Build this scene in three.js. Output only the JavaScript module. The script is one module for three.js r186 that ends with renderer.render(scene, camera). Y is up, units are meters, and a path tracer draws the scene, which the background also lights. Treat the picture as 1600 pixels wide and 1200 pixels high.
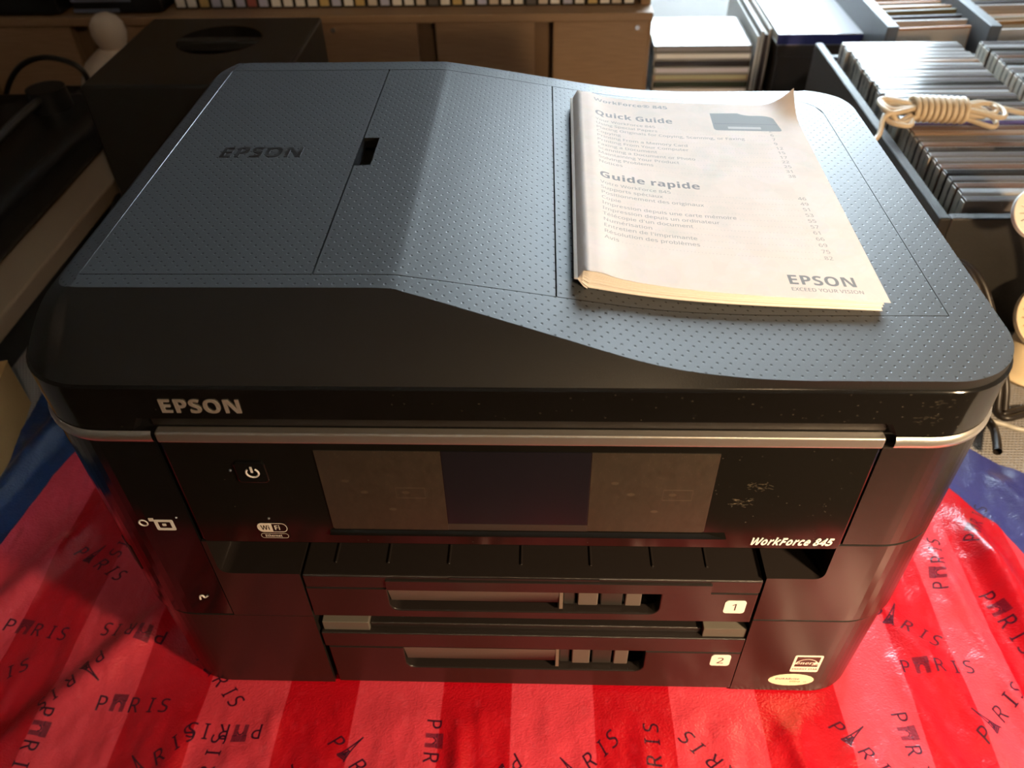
import * as THREE from 'three';
import { RoundedBoxGeometry } from 'three/addons/geometries/RoundedBoxGeometry.js';
import { TextGeometry } from 'three/addons/geometries/TextGeometry.js';
import { FontLoader } from 'three/addons/loaders/FontLoader.js';
import { mergeGeometries } from 'three/addons/utils/BufferGeometryUtils.js';
import { ImprovedNoise } from 'three/addons/math/ImprovedNoise.js';
import { Brush, Evaluator, SUBTRACTION } from 'three-bvh-csg';

// ------------------------------------------------------------------ camera, sky, exposure
const scene = new THREE.Scene();
const camera = new THREE.PerspectiveCamera(51.28, 4 / 3, 0.02, 20);
camera.position.set(0.01383, 0.49323, 0.25288);
camera.up.set(-0.00596, 0.74223, -0.67012);
camera.lookAt(0.01383 - 0.034587, 0.49323 - 0.669883, 0.25288 - 0.741661);
camera.focus = 0.43; camera.userData.fStop = 11;
scene.add(camera);
const renderer = new THREE.WebGLRenderer({ antialias: true });
renderer.toneMapping = THREE.LinearToneMapping;
renderer.toneMappingExposure = 1.0;
renderer.shadowMap.enabled = true;
// overcast daylight outside; it enters only through the window behind the table
scene.background = new THREE.Color().setRGB(0.74, 0.89, 1.0);
scene.backgroundIntensity = 27;
const LAMP = { at: [0.45, 0.42, 0.32], aim: [0.30, 0.0, 0.0], power: 3.0, angle: 1.0, color: [1.0, 0.70, 0.41] };
const PENDANT = { at: [0.55, 1.40, 1.05], power: 1.3, color: [1.0, 0.68, 0.38] };

// ------------------------------------------------------------------ helpers
const font = await new FontLoader().loadAsync('fonts/droid/droid_sans_bold.typeface.json');
const fontRegular = await new FontLoader().loadAsync('fonts/droid/droid_sans_regular.typeface.json');
let seed = 12345;
const rnd = () => (seed = (seed * 1664525 + 1013904223) >>> 0) / 4294967296;
const rr = (a, b) => a + (b - a) * rnd();
const noise = new ImprovedNoise();
const used = new Map();
function numbered(name) {
  const n = used.get(name) ?? 0; used.set(name, n + 1);
  return n ? name + '_' + String(n).padStart(3, '0') : name;
}
function M(geo, name, mat, parent) {
  const m = new THREE.Mesh(geo, mat); m.name = name; m.castShadow = m.receiveShadow = true;
  if (parent) parent.add(m);
  return m;
}
function tag(o, label, category, group, kind) {
  Object.assign(o.userData, { label, category });
  if (group) o.userData.group = group;
  if (kind) o.userData.kind = kind;
  return o;
}
function thing(name, label, category, [x, y, z] = [0, 0, 0], group) {
  const g = new THREE.Group(); g.name = numbered(name); g.position.set(x, y, z); scene.add(g);
  return tag(g, label, category, group);
}
function solo(geo, name, mat, label, category, group) {
  const m = M(geo, numbered(name), mat, scene);
  return tag(m, label, category, group);
}
function struct(geo, name, mat) {
  const m = M(geo, name, mat, scene); m.userData.kind = 'structure'; return m;
}
const ord = (n) => n + (n % 100 > 10 && n % 100 < 14 ? 'th' : ['th', 'st', 'nd', 'rd'][n % 10] ?? 'th');
const mv = (g, x, y, z) => { g.translate(x, y, z); return g; };
const box = (x0, x1, y0, y1, z0, z1, r = 0) => {
  const w = x1 - x0, h = y1 - y0, d = z1 - z0;
  const g = r > 0 ? new RoundedBoxGeometry(w, h, d, 2, Math.min(r, w / 2.01, h / 2.01, d / 2.01)) : new THREE.BoxGeometry(w, h, d);
  return mv(g, (x0 + x1) / 2, (y0 + y1) / 2, (z0 + z1) / 2);
};
const strip = (list) => mergeGeometries(list.map((g) => { const n = g.index ? g.toNonIndexed() : g; for (const k of Object.keys(n.attributes)) if (!['position', 'normal', 'uv'].includes(k)) n.deleteAttribute(k); return n; }));
function std(rgb, rough, o = {}) {
  const m = new THREE.MeshPhysicalMaterial({ roughness: rough, metalness: 0, side: THREE.DoubleSide, ...o });
  m.color.setRGB(...rgb); return m;
}
// plan polygon [[x,z]...] raised from y0 to y1
function prism(pts, y0, y1, b = 0) {
  const s = new THREE.Shape(pts.map(([x, z]) => new THREE.Vector2(x, -z)));
  const g = new THREE.ExtrudeGeometry(s, { depth: y1 - y0 - 2 * b, bevelEnabled: b > 0, bevelSize: b, bevelThickness: b, bevelOffset: -b, bevelSegments: 2 });
  g.rotateX(-Math.PI / 2); g.translate(0, y0 + b, 0); return g;
}
// front-view shape extruded backwards from z = zf by depth d
function plate(shape, zf, d, b = 0.0006) {
  const g = new THREE.ExtrudeGeometry(shape, { depth: d - 2 * b, bevelEnabled: b > 0, bevelSize: b, bevelThickness: b, bevelOffset: -b, bevelSegments: 2, curveSegments: 10 });
  g.translate(0, 0, zf - d + b); return g;
}
function rrShape(x0, x1, y0, y1, r, S = THREE.Shape) {
  const s = new S();
  const [a, b, c, d] = Array.isArray(r) ? r : [r, r, r, r];   // bl, br, tr, tl
  s.moveTo(x0 + a, y0); s.lineTo(x1 - b, y0); if (b) s.absarc(x1 - b, y0 + b, b, -Math.PI / 2, 0);
  s.lineTo(x1, y1 - c); if (c) s.absarc(x1 - c, y1 - c, c, 0, Math.PI / 2);
  s.lineTo(x0 + d, y1); if (d) s.absarc(x0 + d, y1 - d, d, Math.PI / 2, Math.PI);
  s.lineTo(x0, y0 + a); if (a) s.absarc(x0 + a, y0 + a, a, Math.PI, Math.PI * 1.5);
  return s;
}
function tube(pts, r, seg = 64, closed = false, rad = 8) {
  const c = new THREE.CatmullRomCurve3(pts.map((p) => new THREE.Vector3(...p)), closed, 'catmullrom', 0.5);
  return new THREE.TubeGeometry(c, seg, r, rad, closed);
}
// surface through rows of points
function loft(rows, closed, uvf) {
  const n = rows[0].length, pos = [], idx = [], uv = [];
  for (const r of rows) for (const p of r) { pos.push(...p); const t = uvf ? uvf(p) : [p[0], p[2]]; uv.push(...t); }
  const m = closed ? n : n - 1;
  for (let i = 0; i < rows.length - 1; i++) for (let j = 0; j < m; j++) {
    const a = i * n + j, b = i * n + (j + 1) % n, c = a + n, d = b + n;
    idx.push(a, b, d, a, d, c);
  }
  const g = new THREE.BufferGeometry();
  g.setAttribute('position', new THREE.Float32BufferAttribute(pos, 3));
  g.setAttribute('uv', new THREE.Float32BufferAttribute(uv, 2));
  g.setIndex(idx); g.computeVertexNormals(); return g;
}
function csg(a, cuts) {
  const ev = new Evaluator(); ev.useGroups = false; ev.attributes = ['position', 'normal'];
  let r = new Brush(a.index ? a.toNonIndexed() : a); r.updateMatrixWorld();
  for (const c of cuts) { const b = new Brush(c.index ? c.toNonIndexed() : c); b.updateMatrixWorld(); r = ev.evaluate(r, b, SUBTRACTION); }
  return r.geometry;
}
function canvasTex(w, h, draw, srgb = true) {
  const c = document.createElement('canvas'); c.width = w; c.height = h;
  const x = c.getContext('2d'); draw(x, w, h);
  const t = new THREE.CanvasTexture(c); if (srgb) t.colorSpace = THREE.SRGBColorSpace;
  t.wrapS = t.wrapT = THREE.RepeatWrapping; t.anisotropy = 8; return t;
}
function dataTex(n, fn, srgb) {
  const d = new Uint8Array(n * n * 4);
  for (let j = 0; j < n; j++) for (let i = 0; i < n; i++) {
    const v = fn(i / n, j / n), k = (j * n + i) * 4, a = Array.isArray(v) ? v : [v, v, v];
    for (let q = 0; q < 3; q++) d[k + q] = Math.max(0, Math.min(255, Math.round(a[q] * 255)));
    d[k + 3] = 255;
  }
  const t = new THREE.DataTexture(d, n, n); t.wrapS = t.wrapT = THREE.RepeatWrapping; t.magFilter = THREE.LinearFilter;
  t.minFilter = THREE.LinearMipmapLinearFilter; t.generateMipmaps = true; if (srgb) t.colorSpace = THREE.SRGBColorSpace; t.needsUpdate = true; return t;
}
const rep = (t, u, v) => { const c = t.clone(); c.repeat.set(u, v); c.needsUpdate = true; return c; };
function flatUV(g, x0, y0, w, h) {
  const p = g.attributes.position, u = new Float32Array(p.count * 2);
  for (let i = 0; i < p.count; i++) { u[2 * i] = (p.getX(i) - x0) / w; u[2 * i + 1] = (p.getY(i) - y0) / h; }
  g.setAttribute('uv', new THREE.BufferAttribute(u, 2)); return g;
}
function text(str, height, depth, f = font) {
  const g = new TextGeometry(str, { font: f, size: height / 0.72, depth, curveSegments: 5, bevelEnabled: false });
  g.computeBoundingBox(); const b = g.boundingBox; g.translate(-b.min.x, -b.min.y, 0); g.userData.w = b.max.x - b.min.x; g.userData.h = b.max.y - b.min.y; return g;
}
function fitText(str, x0, x1, y0, y1, z, depth, f = font, shear = 0) {
  const g = text(str, 0.01, depth, f);
  g.scale((x1 - x0) / g.userData.w, (y1 - y0) / g.userData.h, 1);
  if (shear) g.applyMatrix4(new THREE.Matrix4().makeShear(0, 0, shear, 0, 0, 0));
  return mv(g, x0, y0, z);
}

// ------------------------------------------------------------------ textures of matter, with painted shade in the lid pits
const grain = dataTex(256, (u, v) => { let s = 0; for (const [f, a] of [[16, .5], [32, .3], [64, .2]]) s += a * noise.noise(u * f, v * f, f); return 0.5 + 0.5 * s; });
const fineGrain = dataTex(256, () => rnd());
const weave = dataTex(64, (u, v) => 0.5 + 0.25 * Math.sin(u * Math.PI * 8) * (Math.sin(v * Math.PI * 4) > 0 ? 1 : -1) + 0.25 * Math.sin(v * Math.PI * 8));
const woodTex = (c0, c1, k) => dataTex(256, (u, v) => { const g = 0.5 + 0.5 * noise.noise(u * 4, v * 40, k) + 0.25 * noise.noise(u * 9, v * 120, k + 3); const t = Math.max(0, Math.min(1, g)); return c0.map((a, i) => a + (c1[i] - a) * t); }, true);
// quincunx of shallow pits, 5.8 mm apart; their shade is painted into the colour map
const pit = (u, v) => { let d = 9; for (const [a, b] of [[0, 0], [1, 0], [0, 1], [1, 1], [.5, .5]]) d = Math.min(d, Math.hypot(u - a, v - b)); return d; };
const pitShadeColor = dataTex(128, (u, v) => { const d = pit(u, v); const t = Math.min(1, Math.max(0, (d - 0.075) / 0.03)); const n = 0.02 * (rnd() - 0.5); return [0.075, 0.08, 0.085].map((c) => c + (0.20 + n) * t + (c - 0.08) * 2 * t); }, true);
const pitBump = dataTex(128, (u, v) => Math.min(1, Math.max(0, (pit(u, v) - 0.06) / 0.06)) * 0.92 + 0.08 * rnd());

// ------------------------------------------------------------------ room
const wallMat = std([0.17, 0.145, 0.115], 0.9, { bumpMap: rep(grain, 3, 3), bumpScale: 0.002 });
const RX = 1.7, ZB = -1.78, ZF = 1.7, YF = -0.75, YC = 1.75, T = 0.12;
struct(box(-RX - T, RX + T, YF - T, YF, ZB - T, ZF + T), 'floor', std([0.16, 0.10, 0.06], 0.6, { map: null }));
struct(box(-RX - T, RX + T, YC, YC + T, ZB - T, ZF + T), 'ceiling', std([0.20, 0.19, 0.17], 0.9));
struct(box(-RX - T, -RX, YF, YC, ZB - T, ZF + T), 'wall_left', wallMat);
struct(box(RX, RX + T, YF, YC, ZB - T, ZF + T), 'wall_right', wallMat);
struct(box(-RX, RX, YF, YC, ZF, ZF + T), 'wall_front', wallMat);
const WN = { x0: 0.10, x1: 1.02, y0: 0.12, y1: 1.45 };
struct(strip([box(-RX, WN.x0, YF, YC, ZB - T, ZB), box(WN.x1, RX, YF, YC, ZB - T, ZB), box(WN.x0, WN.x1, YF, WN.y0, ZB - T, ZB), box(WN.x0, WN.x1, WN.y1, YC, ZB - T, ZB)]), 'wall_back', wallMat);
{
  const g = new THREE.Group(); g.name = 'window_1'; g.userData.kind = 'structure'; scene.add(g);
  const wm = std([0.7, 0.7, 0.68], 0.4), f = 0.035, za = ZB - 0.09, zb = ZB - 0.04;
  M(strip([box(WN.x0, WN.x0 + f, WN.y0, WN.y1, za, zb), box(WN.x1 - f, WN.x1, WN.y0, WN.y1, za, zb), box(WN.x0, WN.x1, WN.y0, WN.y0 + f, za, zb), box(WN.x0, WN.x1, WN.y1 - f, WN.y1, za, zb)]), 'window_frame', wm, g);
  M(box(WN.x0 + f, WN.x1 - f, WN.y0 + f, WN.y1 - f, ZB - 0.066, ZB - 0.062), 'pane', std([1, 1, 1], 0.0, { transmission: 1, thickness: 0, ior: 1.45 }), g);
  M(box(WN.x0 - 0.03, WN.x1 + 0.03, WN.y0 - 0.025, WN.y0, ZB - 0.02, ZB + 0.05, 0.004), 'window_sill', wm, g);
}
// table with its grey woven cloth
{
  const t = thing('table', 'wooden table under the grey woven cloth', 'table', [0, YF, 0]);
  const wm = std([0.2, 0.12, 0.06], 0.5, { map: null });
  const h = -YF;
  M(box(-1.15, 1.15, h - 0.034, h - 0.002, -1.55, 0.115, 0.004), 'tabletop', wm, t);
  for (const x of [-1.08, 1.08]) for (const z of [-1.48, 0.06]) M(box(x - 0.03, x + 0.03, 0, h - 0.034, z - 0.03, z + 0.03, 0.004), 'leg', wm, t);
  const cg = box(-1.15, 1.15, -0.002, 0, -1.55, 0.115);
  { const p = cg.attributes.position, u = cg.attributes.uv; for (let i = 0; i < p.count; i++) u.setXY(i, p.getX(i) / 0.012, p.getZ(i) / 0.012); }
  solo(cg, 'tablecloth', std([0.26, 0.25, 0.24], 0.95, { bumpMap: weave, bumpScale: 0.0008 }), 'grey woven cloth covering the whole table', 'tablecloth');
}
// standing lamp to the right of the camera: the warm light on the printer's front
{
  const [lx, ly, lz] = LAMP.at, bx = 0.86, bz = 0.52, H = ly - YF;
  const t = thing('standing_lamp', 'standing lamp with open shade beside the table', 'lamp', [bx, YF, bz]);
  const dark = std([0.03, 0.03, 0.03], 0.4);
  M(new THREE.LatheGeometry([[0, 0], [0.13, 0], [0.13, 0.014], [0.03, 0.026], [0.012, 0.03], [0, 0.03]].map((p) => new THREE.Vector2(...p)), 40), 'base', dark, t);
  const head = new THREE.Vector3(lx - bx, H, lz - bz), aim = new THREE.Vector3(LAMP.aim[0] - lx, LAMP.aim[1] - ly, LAMP.aim[2] - lz).normalize();
  const back = head.clone().addScaledVector(aim, -0.078);
  M(tube([[0, 0.02, 0], [0, 0.8, 0], [0, H + 0.1, 0], [back.x / 2, H + 0.24, back.z / 2], [back.x, back.y, back.z]], 0.008, 80), 'arm', dark, t);
  const shade = M(new THREE.LatheGeometry([[0.018, -0.08], [0.03, -0.07], [0.05, -0.03], [0.075, 0.012], [0.077, 0.012], [0.052, -0.032], [0.032, -0.073], [0.018, -0.08]].map((p) => new THREE.Vector2(...p)), 40), 'shade', std([0.6, 0.6, 0.58], 0.5), t);
  shade.position.copy(head); shade.quaternion.setFromUnitVectors(new THREE.Vector3(0, 1, 0), aim);
  const bulb = M(new THREE.SphereGeometry(0.024, 24, 16), 'bulb', new THREE.MeshStandardMaterial({ emissive: new THREE.Color().setRGB(...LAMP.color), emissiveIntensity: 8, color: 0xffffff }), t);
  bulb.position.copy(head).addScaledVector(aim, -0.02);
  const l = new THREE.SpotLight(new THREE.Color().setRGB(...LAMP.color), LAMP.power, 0, LAMP.angle, 1, 2);
  l.position.copy(head).addScaledVector(aim, 0.012); l.target.position.copy(head).addScaledVector(aim, 1); l.castShadow = true; l.shadow.radius = 1.4; l.name = 'lamp_light'; t.add(l); t.add(l.target);
}

// pendant lamp behind the camera
{
  const t = thing('pendant_lamp', 'round pendant lamp hanging from the ceiling', 'lamp', PENDANT.at), dark = std([0.03, 0.03, 0.03], 0.4);
  M(tube([[0, 0.05, 0], [0.002, 0.2, 0], [0, YC - PENDANT.at[1] - 0.02, 0]], 0.004, 20), 'cord', dark, t);
  M(mv(new THREE.CylinderGeometry(0.05, 0.055, 0.02, 32), 0, YC - PENDANT.at[1] - 0.01, 0), 'ceiling_rose', dark, t);
  M(mv(new THREE.CylinderGeometry(0.02, 0.026, 0.05, 24), 0, 0.075, 0), 'socket', dark, t);
  M(new THREE.SphereGeometry(0.06, 32, 20), 'globe', new THREE.MeshStandardMaterial({ color: 0xffffff, emissive: new THREE.Color().setRGB(...PENDANT.color), emissiveIntensity: 4 }), t);
  const l = new THREE.PointLight(new THREE.Color().setRGB(...PENDANT.color), PENDANT.power, 0, 2); l.shadow.radius = 3; l.castShadow = true; l.name = 'globe_light'; t.add(l);
}
// ------------------------------------------------------------------ scarf under the printer
const SC = { x0: -0.46, x1: 0.46, z0: -0.31, z1: 0.42, edge: 0.112 };
function scarfRight(z) { const k = [[-0.31, 0.27], [-0.24, 0.335], [-0.22, 0.36], [-0.185, 0.402], [-0.15, 0.428], [-0.05, 0.445], [0.42, 0.45]]; for (let i = 0; i < k.length - 1; i++) if (z <= k[i + 1][0]) { const t = (z - k[i][0]) / (k[i + 1][0] - k[i][0]); return k[i][1] + t * (k[i + 1][1] - k[i][1]); } return 0.45; }
const scarfTex = canvasTex(2048, 1624, (c, W, H) => {
  const X = (x) => (x - SC.x0) / (SC.x1 - SC.x0) * W, Z = (z) => (z - SC.z0) / (SC.z1 - SC.z0) * H, s = W / (SC.x1 - SC.x0);
  c.fillStyle = '#c8394a'; c.fillRect(0, 0, W, H);
  // satin red stripes between crepe ones
  c.fillStyle = '#ab0719';
  const edges = [-0.372, -0.327, -0.272, -0.227, -0.175, -0.130, -0.147, -0.147, -0.1475, -0.1025, -0.0475, -0.0025, 0.0485, 0.0975, 0.1525, 0.203, 0.243, 0.285, 0.318, 0.34];
  for (const [a, b] of [[-0.345, -0.300], [-0.246, -0.200], [-0.147, -0.1022], [-0.047, -0.003], [0.0492, 0.0975], [0.1525, 0.2035], [0.249, 0.286], [0.318, 0.36]]) c.fillRect(X(a), 0, (b - a) * s, H);
  // crepe mottling
  for (let i = 0; i < 9000; i++) { c.fillStyle = rnd() < 0.5 ? 'rgba(255,190,190,0.05)' : 'rgba(120,0,10,0.05)'; c.fillRect(rnd() * W, rnd() * H, 2 + rnd() * 8, 2 + rnd() * 14); }
  // navy border
  c.fillStyle = '#12305f';
  c.beginPath(); c.moveTo(0, 0); c.lineTo(X(-0.37), 0); c.lineTo(X(-0.372), Z(-0.24)); c.lineTo(X(-0.386), Z(-0.17)); c.lineTo(X(-0.40), Z(-0.05)); c.lineTo(X(-0.405), H); c.lineTo(0, H); c.fill();
  c.fillStyle = '#363a7a';
  c.beginPath(); c.moveTo(W, 0); c.lineTo(X(0.24), 0); c.lineTo(X(0.29), Z(-0.235)); c.lineTo(X(0.335), Z(-0.172)); c.lineTo(X(0.358), Z(-0.135)); c.lineTo(X(0.372), Z(-0.09)); c.lineTo(X(0.385), Z(-0.0)); c.lineTo(X(0.39), H); c.lineTo(W, H); c.fill();
  // the printed words: P, a monument in place of the A, RIS
  const tower = (h) => { c.lineWidth = 1.6; c.beginPath(); c.moveTo(-h * 0.32, 0); c.quadraticCurveTo(-h * 0.08, -h * 0.4, 0, -h * 1.7); c.quadraticCurveTo(h * 0.08, -h * 0.4, h * 0.32, 0); c.moveTo(-h * 0.19, -h * 0.3); c.lineTo(h * 0.19, -h * 0.3); c.moveTo(-h * 0.1, -h * 0.62); c.lineTo(h * 0.1, -h * 0.62); for (let k = 0; k < 6; k++) { c.moveTo(-h * 0.28 + k * h * 0.05, -h * k * 0.1); c.lineTo(h * 0.26 - k * h * 0.04, -h * (k * 0.1 + 0.12)); } c.stroke(); };
  const arch = (h) => { c.globalAlpha = 0.55; c.fillRect(-h * 0.45, -h * 1.05, h * 0.9, h * 0.4); c.fillRect(-h * 0.42, -h * 0.7, h * 0.26, h * 0.7); c.fillRect(h * 0.16, -h * 0.7, h * 0.26, h * 0.7); c.globalAlpha = 1; c.lineWidth = 1.4; c.beginPath(); c.arc(0, -h * 0.45, h * 0.16, Math.PI, 0); c.stroke(); };
  const word = (x, z, a, kind, size = 0.0104) => {
    const h = size * s; c.save(); c.translate(X(x), Z(z)); c.rotate(a);
    c.fillStyle = c.strokeStyle = 'rgba(34,10,34,0.95)'; c.font = (kind === 'tower' ? 'italic ' : '') + `${Math.round(h * 1.25)}px sans-serif`;
    c.fillText('P', -h * 2.1, 0); c.save(); c.translate(-h * 0.72, 0); (kind === 'tower' ? tower : arch)(h); c.restore();
    c.fillText('R', -h * 0.1, 0); c.fillText('I', h * 1.15, 0); c.fillText('S', h * 1.85, 0); c.restore();
  };
  const placed = [];
  const put = (x, z, a, k) => { placed.push([x, z]); word(x, z, a, k); };
  put(-0.247, 0.022, 0.0, 'arch'); put(-0.178, 0.028, Math.PI, 'arch'); put(-0.10, 0.055, 0.75, 'tower'); put(-0.055, 0.045, 1.57, 'arch'); put(-0.015, 0.058, 2.4, 'tower');
  put(0.045, 0.055, -0.75, 'tower'); put(0.088, 0.05, -1.57, 'arch'); put(0.125, 0.045, 3.9, 'tower'); put(0.205, 0.04, 0.9, 'tower'); put(0.235, 0.035, 1.5, 'arch');
  put(0.27, -0.012, 0.02, 'arch'); put(0.257, -0.045, 0.55, 'tower'); put(0.305, -0.095, -1.35, 'arch'); put(0.325, -0.05, 1.35, 'arch'); put(0.30, 0.02, -0.75, 'tower');
  put(-0.26, -0.035, 3.3, 'arch'); put(-0.315, -0.085, 0.5, 'tower'); put(-0.30, -0.12, 1.9, 'arch'); put(-0.29, 0.0, 2.2, 'tower'); put(-0.335, -0.03, 0.15, 'arch'); put(-0.345, 0.01, -0.6, 'tower'); put(-0.30, 0.045, 1.6, 'arch'); put(-0.20, 0.0, 0.75, 'tower'); put(-0.215, 0.055, -0.8, 'tower'); put(-0.18, 0.06, -1.5, 'arch'); put(-0.335, -0.17, 0.3, 'arch'); put(0.345, -0.13, -1.0, 'arch'); put(0.33, 0.03, 0.7, 'tower'); put(-0.15, 0.065, 2.5, 'tower');
  for (let i = 0; i < 400; i++) { const x = rr(-0.37, 0.37), z = rr(0.07, 0.4); if (placed.every(([a, b]) => Math.hypot(a - x, b - z) > 0.058)) put(x, z, rnd() * 6.28, rnd() < 0.5 ? 'arch' : 'tower'); }
});
scarfTex.flipY = true;
{
  const NX = 460, NZ = 300, rows = [];
  const ridges = [[-0.235, -0.062, -0.32, 0.06, 0.007, 0.012], [-0.33, -0.13, -0.39, 0.0, 0.006, 0.012], [-0.205, 0.03, -0.225, 0.2, 0.004, 0.007], [-0.036, 0.012, -0.022, 0.25, 0.0035, 0.005], [-0.022, 0.02, -0.004, 0.25, 0.002, 0.005],
    [0.235, -0.11, 0.305, 0.07, 0.003, 0.008], [0.335, -0.14, 0.352, 0.08, 0.013, 0.010], [0.30, -0.13, 0.322, 0.1, 0.004, 0.007], [0.168, 0.025, 0.195, 0.2, 0.003, 0.006], [0.075, 0.02, 0.09, 0.2, 0.0025, 0.006], [0.245, -0.02, 0.28, 0.14, 0.0035, 0.007], [0.13, 0.012, 0.12, 0.2, 0.002, 0.006], [-0.15, 0.03, -0.17, 0.25, 0.002, 0.008], [-0.28, 0.03, -0.36, 0.16, 0.005, 0.012], [-0.40, -0.28, -0.43, -0.1, 0.008, 0.012], [0.37, -0.19, 0.41, -0.1, 0.005, 0.010]];
  const sd = (x, z, [ax, az, bx, bz]) => { const dx = bx - ax, dz = bz - az, L = dx * dx + dz * dz; const t = Math.max(0, Math.min(1, ((x - ax) * dx + (z - az) * dz) / L)); return [Math.hypot(x - ax - t * dx, z - az - t * dz), t]; };
  for (let j = 0; j <= NZ; j++) {
    const row = [], z = SC.z0 + (SC.z1 - SC.z0) * j / NZ, xr = scarfRight(z), xl = -0.447 + 0.008 * Math.sin(z * 21);
    for (let i = 0; i <= NX; i++) {
      const x = xl + (xr - xl) * i / NX;
      const ox = Math.max(0, Math.abs(x) - 0.222), oz = Math.max(0, z, -z - 0.34), out = Math.min(1, Math.hypot(ox, oz) / 0.03), k = out * out * (3 - 2 * out);
      let y = 0.0012 + k * (0.0022 + 0.0016 * noise.noise(x * 24, z * 14, 3) + 0.0010 * noise.noise(x * 60, z * 30, 9) + 0.0006 * noise.noise(x * 130, z * 45, 5) + 0.0003 * noise.noise(x * 260, z * 160, 7)
        + 0.0024 * Math.max(0, noise.noise(x * 52 + z * 18, z * 22 - x * 8, 11)) * (0.35 + 0.65 * Math.max(0, Math.min(1, (x + 0.05) / 0.2))) + 0.0016 * Math.max(0, noise.noise(x * 70 - z * 30, z * 34 + x * 20, 17) - 0.1));
      for (const r of ridges) { const [d, t] = sd(x, z, r); y += k * r[4] * Math.exp(-d * d / (r[5] * r[5])) * Math.min(1, 4 * t + 0.3) ; }
      let zz = z + 0.004 * noise.noise(x * 9, z * 9, 1); y = Math.max(0.0008, y);
      if (zz > SC.edge) { const d = zz - SC.edge, r = 0.012, a = Math.min(d / r, Math.PI / 2); zz = SC.edge + r * Math.sin(a) * 0.9 + 0.004; y = Math.max(0.002, y) * Math.cos(a) + 0.004 - r * (1 - Math.cos(a)) - Math.max(0, d - r * Math.PI / 2); zz += y < -0.01 ? 0.006 * (1 + Math.sin(x * 60)) : 0; }
      row.push([x, y, zz]);
    }
    rows.push(row);
  }
  const g = loft(rows, false);
  for (let j = 0; j <= NZ; j++) for (let i = 0; i <= NX; i++) g.attributes.uv.setXY(j * (NX + 1) + i, (rows[j][i][0] - SC.x0) / (SC.x1 - SC.x0), 1 - j / NZ);
  solo(g, 'scarf', std([1, 1, 1], 0.30, { map: scarfTex, ior: 1.65, sheen: 0.15, sheenRoughness: 0.4, sheenColor: new THREE.Color(1, 0.6, 0.5), bumpMap: rep(fineGrain, 5, 5), bumpScale: 0.00025 }), 'red and pink striped satin scarf printed with the word PARIS, blue border, under the printer', 'scarf');
}

// ------------------------------------------------------------------ printer
const HS = 0.2295;
const satin = std([0.016, 0.013, 0.012], 0.23, { bumpMap: rep(fineGrain, 40, 40), bumpScale: 0.00004 });
const gloss = std([0.006, 0.006, 0.006], 0.10);
const inner = std([0.010, 0.010, 0.010], 0.45);
const silver = std([0.62, 0.60, 0.57], 0.28, { metalness: 0.85 });
const greyPart = std([0.11, 0.10, 0.085], 0.5);
const greyLight = std([0.16, 0.14, 0.11], 0.45), darkPart = std([0.03, 0.028, 0.026], 0.4);
const white = std([0.82, 0.82, 0.80], 0.5);
const lidMat = std([1, 1, 1], 0.46, { map: pitShadeColor, bumpMap: pitBump, bumpScale: 0.00016 });
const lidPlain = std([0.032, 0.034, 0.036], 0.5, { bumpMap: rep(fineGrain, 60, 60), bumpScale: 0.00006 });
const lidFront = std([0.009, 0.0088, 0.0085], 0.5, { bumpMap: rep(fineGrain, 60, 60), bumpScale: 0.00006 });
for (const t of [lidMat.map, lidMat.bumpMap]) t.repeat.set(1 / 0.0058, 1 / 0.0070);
const printer = thing('printer', 'black all-in-one inkjet printer with scanner lid and two paper cassettes, on the red scarf', 'printer', [0, 0.0014, 0]);

// a plan loop: front edge (left to right), right side, back, left side; zf may depend on x
function planLoop(xl, xr, zf, zb, [rfl, rfr, rbr, rbl], n = 96, m = 14, ns = 40) {
  const p = [], z0 = typeof zf === 'function' ? zf : () => zf, Pi = Math.PI;
  const arc = (cx, cz, r, a0, fn) => { for (let k = 1; k < m; k++) { const a = a0 - (Pi / 2) * k / m; p.push(fn(cx + r * Math.cos(a), cz + r * Math.sin(a))); } };
  for (let i = 0; i <= n; i++) { const x = xl + rfl + (xr - rfr - xl - rfl) * i / n; p.push([x, z0(x)]); }
  { const z = z0(xr - rfr); arc(xr - rfr, z - rfr, rfr, Pi / 2, (x, y) => [x, y]); for (let i = 0; i <= ns; i++) p.push([xr, z - rfr + (zb + rbr - z + rfr) * i / ns]); }
  arc(xr - rbr, zb + rbr, rbr, 0, (x, y) => [x, y]);
  for (let i = 0; i <= n; i++) p.push([xr - rbr + (xl + rbl - xr + rbr) * i / n, zb]);
  arc(xl + rbl, zb + rbl, rbl, -Pi / 2, (x, y) => [x, y]);
  { const z = z0(xl + rfl); for (let i = 0; i <= ns; i++) p.push([xl, zb + rbl + (z - rfl - zb - rbl) * i / ns]); arc(xl + rfl, z - rfl, rfl, Pi, (x, y) => [x, y]); }
  return p;
}
const R0 = 0.038;
const bodyLoop = planLoop(-0.226, 0.226, 0, -0.335, [R0, R0, 0.02, 0.02]);
const arcPts = (cx, cz, r, a0, a1, n = 14) => Array.from({ length: n + 1 }, (_, i) => { const a = a0 + (a1 - a0) * i / n; return [cx + r * Math.cos(a), cz + r * Math.sin(a)]; });
const rightPlan = (x, zb = -0.14) => [[x, zb], [x, 0], ...arcPts(0.226 - R0, -R0, R0, Math.PI / 2, 0), [0.226, zb]];
const leftPlan = (x, zb = -0.14) => [[x, zb], [-0.226, zb], ...arcPts(-0.226 + R0, -R0, R0, Math.PI, Math.PI / 2), [x, 0]];
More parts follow.
